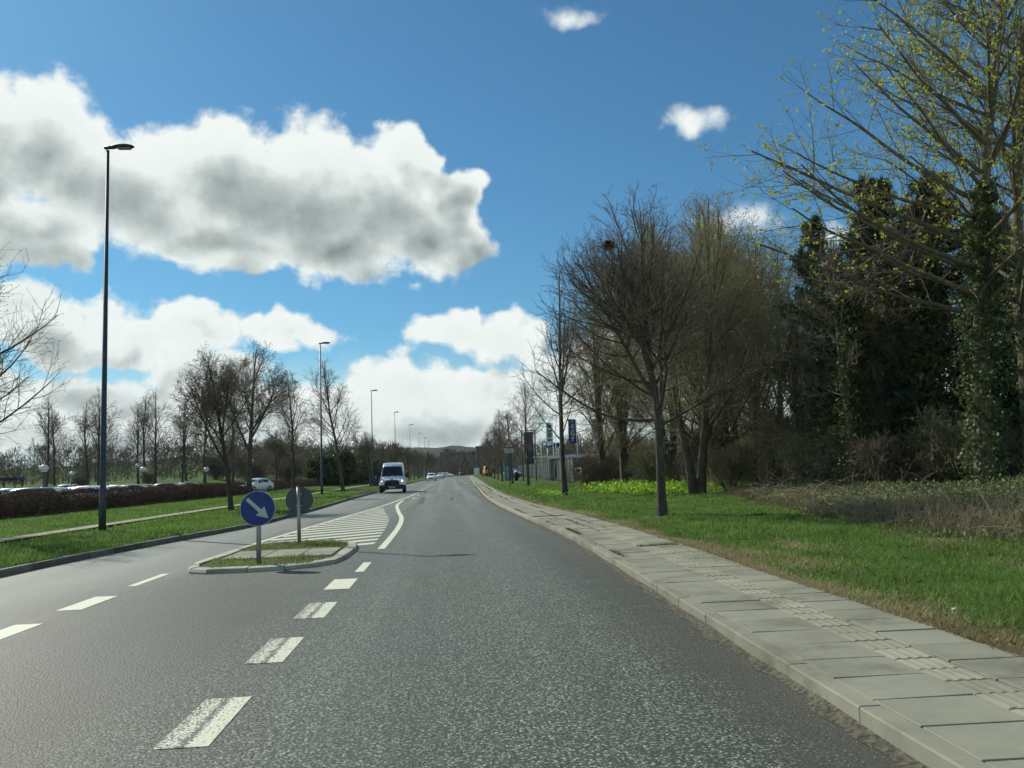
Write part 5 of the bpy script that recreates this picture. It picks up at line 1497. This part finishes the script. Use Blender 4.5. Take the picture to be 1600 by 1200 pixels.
# ------------------------------------------------------------------ dealer yard on the right
fence = empty('palisade_fence', (12.6, 110, .1), 0, label='grey steel palisade fence behind the right-hand tree row', cat='fence')
A0, A1 = np.array([11.6, 76.0]), np.array([15.2, 178.0])
dirv = (A1 - A0) / np.linalg.norm(A1 - A0); nP = 36; step = np.linalg.norm(A1 - A0) / nP
ang = math.atan2(dirv[1], dirv[0])
pm = MB()
for k in range(14):
    u = (k + .5) / 14 * step
    pm.prism([(u - .075, .1), (u + .075, .1), (u + .075, 2.2), (u, 2.38), (u - .075, 2.2)], -.02, .015, 'y')
for z in (.5, 1.9): pm.box((step / 2, .04, z), (step, .04, .06))
me_panel = pm.mesh('picket_panel', MAT['fence'])
me_post = MB().box((0, .06, 1.2), (.10, .07, 2.45)).mesh('post', MAT['fence'])
for k in range(nP):
    p = A0 + dirv * step * k - np.array([12.6, 110])
    inst('picket_panel', me_panel, fence, (p[0], p[1], 0), (0, 0, ang))
    inst('post', me_post, fence, (p[0], p[1], 0), (0, 0, ang))
def building(name, label, cat, x0, y0, w, d, h, rz, wallmat, fascia, openings, fh=.35, z=.1, over=.5):
    b = empty(name, (x0, y0, z), rz, label=label, cat=cat)
    MB().box((w / 2, d / 2, h / 2), (w, d, h)).build('wall', wallmat, b)
    rf = MB().box((w / 2, d / 2 - .1, h + fh / 2 + .002), (w + over, d + over, fh)).build('roof', MAT[fascia], b)
    for (u, wd, z0, z1, mt) in openings:
        fr_ = MB().box((u, -.03, (z0 + z1) / 2), (wd, .05, z1 - z0)).build('window', MAT['white_trim'], b)
        MB().box((u, -.062, (z0 + z1) / 2), (wd - .12, .012, z1 - z0 - .12)).build('pane', MAT[mt], fr_)
    return b
building('showroom', 'low grey showroom with white roof edge behind the fence bush', 'building', 11.5, 93.0, 17, 9, 2.5, R(-32), MAT['concrete_wall'], 'white_trim', [(1.5 + 2.3 * k, 2.0, .2, 2.1, 'glass') for k in range(7)])
building('yard_canopy', 'dark shed with white eaves right behind the dense roadside tree', 'building', 17.0, 70.0, 12, 5, 1.7, R(-20), MAT['dark_brick'], 'white_trim', [(1.5 + 2.4 * k, 1.9, .2, 1.3, 'glass') for k in range(4)], .14)
building('cream_building', 'cream building with dark openings above the grey fence', 'building', 13.2, 124.0, 5.5, 6, 3.1, R(-5), MAT['cream_wall'], 'white_trim', [(.7 + .85 * k, .45, 1.2, 2.5, 'glass') for k in range(6)], .2)
py_ = empty('sign_pylon', (9.85, 100.0, .12), R(4), label='tall dark blue sign board between two posts beyond the second verge tree', cat='sign')
MB().box((0, 0, 3.95), (1.12, .14, 3.9), bev=.02).build('board', MAT['navy'], py_)
for x in (-.82, .82): MB().box((x, 0, 3.05), (.13, .13, 6.1)).build('post', MAT['lamp_head'], py_)
MB().box((0, 0, 6.06), (1.5, .10, .10)).build('top_bar', MAT['lamp_head'], py_)
for z in (4.9, 3.1): MB().box((-.72, 0, z), (.18, .05, .06)).build('bracket', MAT['lamp_head'], py_); 
def flag(label, x, y, ztop, zbot, w, mat, marks, markmat, pole=7.5, rz=0.0):
    f = empty('banner_flag', (x, y, .12), rz, label=label, cat='flag', group='flags in the dealer yard')
    MB().tube([(0, 0, 0), (0, 0, pole)], [.05, .03], 8).build('pole', MAT['white_trim'], f)
    m = MB(); N_ = 12; vs_ = []
    for i in range(N_ + 1):
        zz = zbot + (ztop - zbot) * i / N_
        for j in range(5):
            vs_.append((-w * j / 4 - .04, .09 * math.sin(i * .8 + j * .9), zz + .05 * j * (1 if i == N_ else 0) - .03 * j))
    fs_ = [(i * 5 + j, i * 5 + j + 1, i * 5 + 6 + j, i * 5 + 5 + j) for i in range(N_) for j in range(4)]
    m.add(vs_, fs_, True); m.add([(a, b + .012, c) for a, b, c in vs_], [tuple(reversed(q)) for q in fs_], True)
    cl = m.build('cloth', mat, f)
    for poly in marks:
        pts = [(-.04 - w * u, zbot + (ztop - zbot) * t) for u, t in poly]
        MB().prism(pts, -.118, -.112, 'y').build('mark', markmat, cl)
    return f
box_ = lambda u0, u1, t0, t1: [(u0, t0), (u1, t0), (u1, t1), (u0, t1)]
ring = lambda u, t, a, b, n_=14: [(u + a * math.cos(q), t + b * math.sin(q)) for q in np.linspace(0, 6.283, n_, endpoint=False)]
flag('blue banner flag with white upright lettering between the two right-hand trunks', 14.2, 90, 6.65, 4.1, .85, MAT['flag_blue'],
     [box_(.28, .68, .50, .54), box_(.28, .68, .32, .36), box_(.60, .70, .32, .54), box_(.36, .44, .36, .50), box_(.28, .72, .20, .24), box_(.44, .56, .06, .20), ring(.5, .67, .20, .055), box_(.38, .62, .77, .80), box_(.54, .62, .73, .80), box_(.35, .65, .90, .925)], MAT['sign_white'])
flag('pale banner flag with dark lettering left of the blue flag', 12.2, 95, 6.6, 4.1, .7, MAT['flag_pale'],
     [ring(.5, .85, .33, .07), box_(.2, .8, .62, .70), box_(.2, .8, .48, .53), box_(.2, .8, .36, .41), box_(.3, .42, .36, .53), box_(.2, .8, .18, .26)], MAT['flag_dark'])
flag('pale banner flag with dark lettering right of the blue flag', 16.3, 88, 6.5, 4.3, .65, MAT['flag_pale'],
     [ring(.5, .88, .34, .08), box_(.2, .8, .64, .71), box_(.55, .68, .50, .64), box_(.2, .8, .36, .42), box_(.2, .8, .25, .29), box_(.2, .8, .15, .19)], MAT['flag_dark'])
for k, (x, y, h, lab) in enumerate([(12.9, 98, 6.2, 'thin bare flagpole just left of the blue flag'), (11.0, 97, 5.5, 'thin bare flagpole between the sign pylon and the pale flag'), (17.9, 92, 9.0, 'tall thin mast right of the flags')]):
    e = empty('flagpole', (x, y, .1), 0, label=lab, cat='pole', group='poles in the dealer yard')
    MB().tube([(0, 0, 0), (0, 0, h)], [.055, .03], 8).build('pole', MAT['white_trim'], e)
    MB().lathe([(.05, h), (.06, h + .04), (.0, h + .09)], n=10).build('finial', MAT['white_trim'], e)
cs = empty('canopy_sign', (13.3, 104, .1), 0, label='flat blue canopy sign on thin posts left of the blue flag', cat='sign')
MB().box((0, 0, 4.35), (1.7, .5, .5), bev=.04).build('panel', MAT['flag_blue'], cs)
for x in (-.7, .7): MB().tube([(x, 0, 0), (x, 0, 4.1)], .05, 8).build('post', MAT['galv'], cs)
tk = empty('teal_kiosk', (7.75, 108, .13), 0, label='narrow teal cabin behind the warning sign post', cat='kiosk')
MB().box((0, 0, 1.05), (.85, .85, 2.0), bev=.03).build('cabin', MAT['teal'], tk)
MB().prism([(-.48, 2.06), (.48, 2.06), (.42, 2.22), (0, 2.30), (-.42, 2.22)], -.48, .48, 'y').build('roof', MAT['teal'], tk)
MB().box((0, -.432, 1.0), (.6, .012, 1.75)).build('door', MAT['car pale blue'], tk)
bn = empty('litter_bin', (8.7, 106, .13), 0, label='dark upright bin right of the teal cabin', cat='bin')
MB().lathe([(.0, 0), (.24, 0), (.27, 1.05), (.24, 1.07)], n=14).build('barrel', MAT['plastic'], bn)
MB().lathe([(.29, 1.07), (.29, 1.13), (.18, 1.24), (0, 1.27)], n=14).build('lid', MAT['white_trim'], bn)
wb_ = empty('white_board', (8.5, 246, .15), 0, label='white notice board at the far end of the right verge', cat='sign')
MB().box((0, 0, 1.35), (1.6, .08, 2.0), bev=.02).build('panel', MAT['white_trim'], wb_)
for x in (-.6, .6): MB().box((x, .06, .7), (.08, .06, 1.6)).build('post', MAT['galv'], wb_)
dg = empty('yellow_digger', (9.6, 205, .13), R(20), label='yellow digger parked on the verge among the distant trees', cat='digger')
MB().box((0, .2, 1.15), (1.5, 1.7, .8), bev=.08).build('engine_housing', MAT['yellow'], dg)
cb = MB().prism([(-.75, 1.55), (.05, 1.55), (.05, 2.6), (-.55, 2.6), (-.75, 2.0)], -.6, .5, 'y').build('cab', MAT['yellow'], dg)
MB().prism([(-.68, 1.75), (-.02, 1.75), (-.02, 2.5), (-.50, 2.5), (-.68, 2.0)], -.62, -.60, 'y').build('cab_window', MAT['glass'], cb)
for x in (-.65, .65): MB().prism([(-1.2, .1), (1.1, .1), (1.3, .4), (1.1, .7), (-1.2, .7), (-1.4, .4)], x - .2, x + .2, 'x').build('track', MAT['rubber'], dg)
MB().tube([(.4, -.6, 1.5), (.4, -1.8, 2.7), (.4, -2.9, 1.9)], [.16, .14, .10], 8).build('boom', MAT['yellow'], dg)
MB().prism([(-2.75, 1.95), (-3.2, 1.7), (-3.1, 1.1), (-2.6, 1.2)], .1, .7, 'x').build('bucket', MAT['plastic'], dg)

# ------------------------------------------------------------------ distance
fb = empty('office_block', (-3.5, 400, 0), 0, label='long dark flat-roofed block at the far end of the road', cat='building')
MB().box((9, 6, 5.4), (18, 12, 10.8)).build('wall', MAT['dark_brick'], fb)
rf = MB().box((9, 6, 10.95), (18.3, 12.3, .3)).build('roof', MAT['dark_brick'], fb)
MB().box((3.2, 5, 12.0), (2.4, 3, 1.8)).build('roof_hut', MAT['dark_brick'], rf)
fb2 = empty('tower_block', (12.2, 352, 0), 0, label='shorter wide dark block right of the long flat-roofed block', cat='building')
MB().box((3, 5, 5.9), (6, 10, 11.8)).build('wall', MAT['dark_brick'], fb2)
MB().box((3, 5, 11.95), (6.3, 10.3, .3)).build('roof', MAT['dark_brick'], fb2)

def wood_mass(name, label, xs, ys, hs, seed, per=90, mat='twig', wide=.45):
    rg = np.random.default_rng(seed)
    A_ = Acc()
    c = np.c_[xs, ys, height(xs, ys)]
    n_ = len(c); N_ = n_ * per
    b = np.repeat(c, per, 0); H_ = np.repeat(hs, per)
    a = rg.random(N_) * 6.283; rr = np.sqrt(rg.random(N_)); t = rg.random(N_) ** .8
    rad = H_ * wide * np.where(t < .3, .25 + 2.5 * t, 1.15 - .95 * t)
    p = b + np.c_[np.cos(a) * rr * rad, np.sin(a) * rr * rad, t * H_]
    d = unit(np.c_[np.cos(a) * .6, np.sin(a) * .6, np.ones(N_)] + rg.normal(0, .45, (N_, 3)))
    L = (H_ * .20 * rg.uniform(.5, 1.3, N_))[:, None]
    s = unit(np.cross(d, rg.normal(0, 1, (N_, 3)))) * (H_ * .012)[:, None]
    v = np.stack([p - s, p + s, p + d * L], 1).reshape(-1, 3)
    A_.add((v, np.arange(len(v)).reshape(-1, 3)))
    P, Rr = grow(rg, c - np.array([0, 0, .2]), np.c_[rg.normal(0, .06, (n_, 2)), np.ones(n_)], hs * .85, hs * .016, hs * .004, 4, .05, .02)
    A_.add(tubes(P, Rr, 3))
    tag(inst(name, A_.mesh(name, MAT[mat])), label, 'woodland', kind='stuff')
rg = np.random.default_rng(303)
def region(n_, x0, x1, y0, y1): return rg.uniform(x0, x1, n_), rg.uniform(y0, y1, n_)
x, y = region(260, -175, -45, 150, 330); wood_mass('left_woodland', 'distant bare woodland on the rise behind the car park', x, y, rg.uniform(4.5, 7.5, 260), 1)
x, y = region(110, -90, -46, 118, 160); wood_mass('field_edge_scrub', 'bare scrub along the field edge beyond the slender trees', x, y, rg.uniform(2.2, 4.2, 110), 9, 100)
x, y = region(90, -46, -17, 126, 185); wood_mass('scrub_woodland', 'bare brown scrub behind the hedge beyond the car park', x, y, rg.uniform(3.5, 6.0, 90), 2, 120)
x, y = region(230, -75, -12, 215, 400); wood_mass('road_end_woodland', 'dark bare trees massed at the left of the road end', x, y, rg.uniform(7, 10.5, 230), 3, 110)
x, y = region(150, 16, 80, 250, 420); wood_mass('road_end_trees', 'bare trees massed at the right of the road end', x, y, rg.uniform(7, 11.5, 150), 4, 110)
x, y = region(130, -48, 40, 335, 392); wood_mass('closing_woodland', 'bare trees closing the far end of the road', x, y, rg.uniform(6.0, 10.4, 130), 6, 120)
x, y = region(170, 24, 130, 135, 230); wood_mass('right_woodland', 'distant bare woodland behind the dealer yard', x, y, rg.uniform(5.5, 8.5, 170), 5, 110)
# evergreen bushes on the left
def bush_mesh(seed, n_, mat):
    rg = np.random.default_rng(seed)
    d = unit(rg.normal(0, 1, (n_, 3))); r_ = .55 + .45 * np.sqrt(rg.random(n_)) + .10 * np.sin(d[:, 0] * 7) * np.sin(d[:, 2] * 6 + d[:, 1] * 5)
    p = d * r_[:, None] * np.array([1.0, 1.0, 1.15]) + np.array([0, 0, 1.05]); p[:, 2] = np.maximum(p[:, 2], .05)
    A_ = Acc(); A_.add(leaves(rg, p, .16, 0, .7)); return A_.mesh('foliage', MAT[mat])
bm_ = bush_mesh(8, 5000, 'ivy')
me_stem = MB().tube([(0, 0, -.1), (0.02, 0, .9)], [.09, .05], 8).mesh('stem', MAT['bark_dark'])
for k, (x, y, s) in enumerate([(-17.6, 118, 2.1), (-15.6, 124, 2.4), (-14.2, 132, 2.2), (-12.8, 141, 2.0)]):
    e = empty('evergreen_bush', (x, y, float(height(x, y)) - .05), k, label='dark evergreen bush behind the second street lamp, %s from the left' % ORD[k].replace('nearest', 'first'), cat='bush', group='evergreen bushes on the left')
    e.scale = (s, s, s); inst('foliage', bm_, e); inst('stem', me_stem, e)
for k, (x, y, s) in enumerate([(-43, 101, .6), (-36, 103, .6), (-30.5, 112, 1.3), (-27.5, 118, 1.5), (-24.5, 108, 1.2), (-22.5, 120, 1.5)]):
    put_tree('bare_bush', brown_shrub, (x, y), k, s, 'low bare bush behind the car park, %s bush from the left' % ORD[k].replace('nearest', 'first'), 'bare bushes behind the car park', 'shrub')

# ------------------------------------------------------------------ air
hz = NT('haze_air')
hz.t.nodes.remove(hz.b)
pv = hz.n('ShaderNodeVolumePrincipled')
pv.inputs['Color'].default_value = (0.80, 0.90, 1.0, 1)
pv.inputs['Density'].default_value = 0.00010
hz.l(pv.outputs[0], hz.out.inputs['Volume'])
hb = MB().box((0, 1180, 40), (5600, 2600, 90))
haze = hb.build('haze', hz.m)
tag(haze, 'thin bluish haze hanging over the distance', 'haze', kind='stuff')
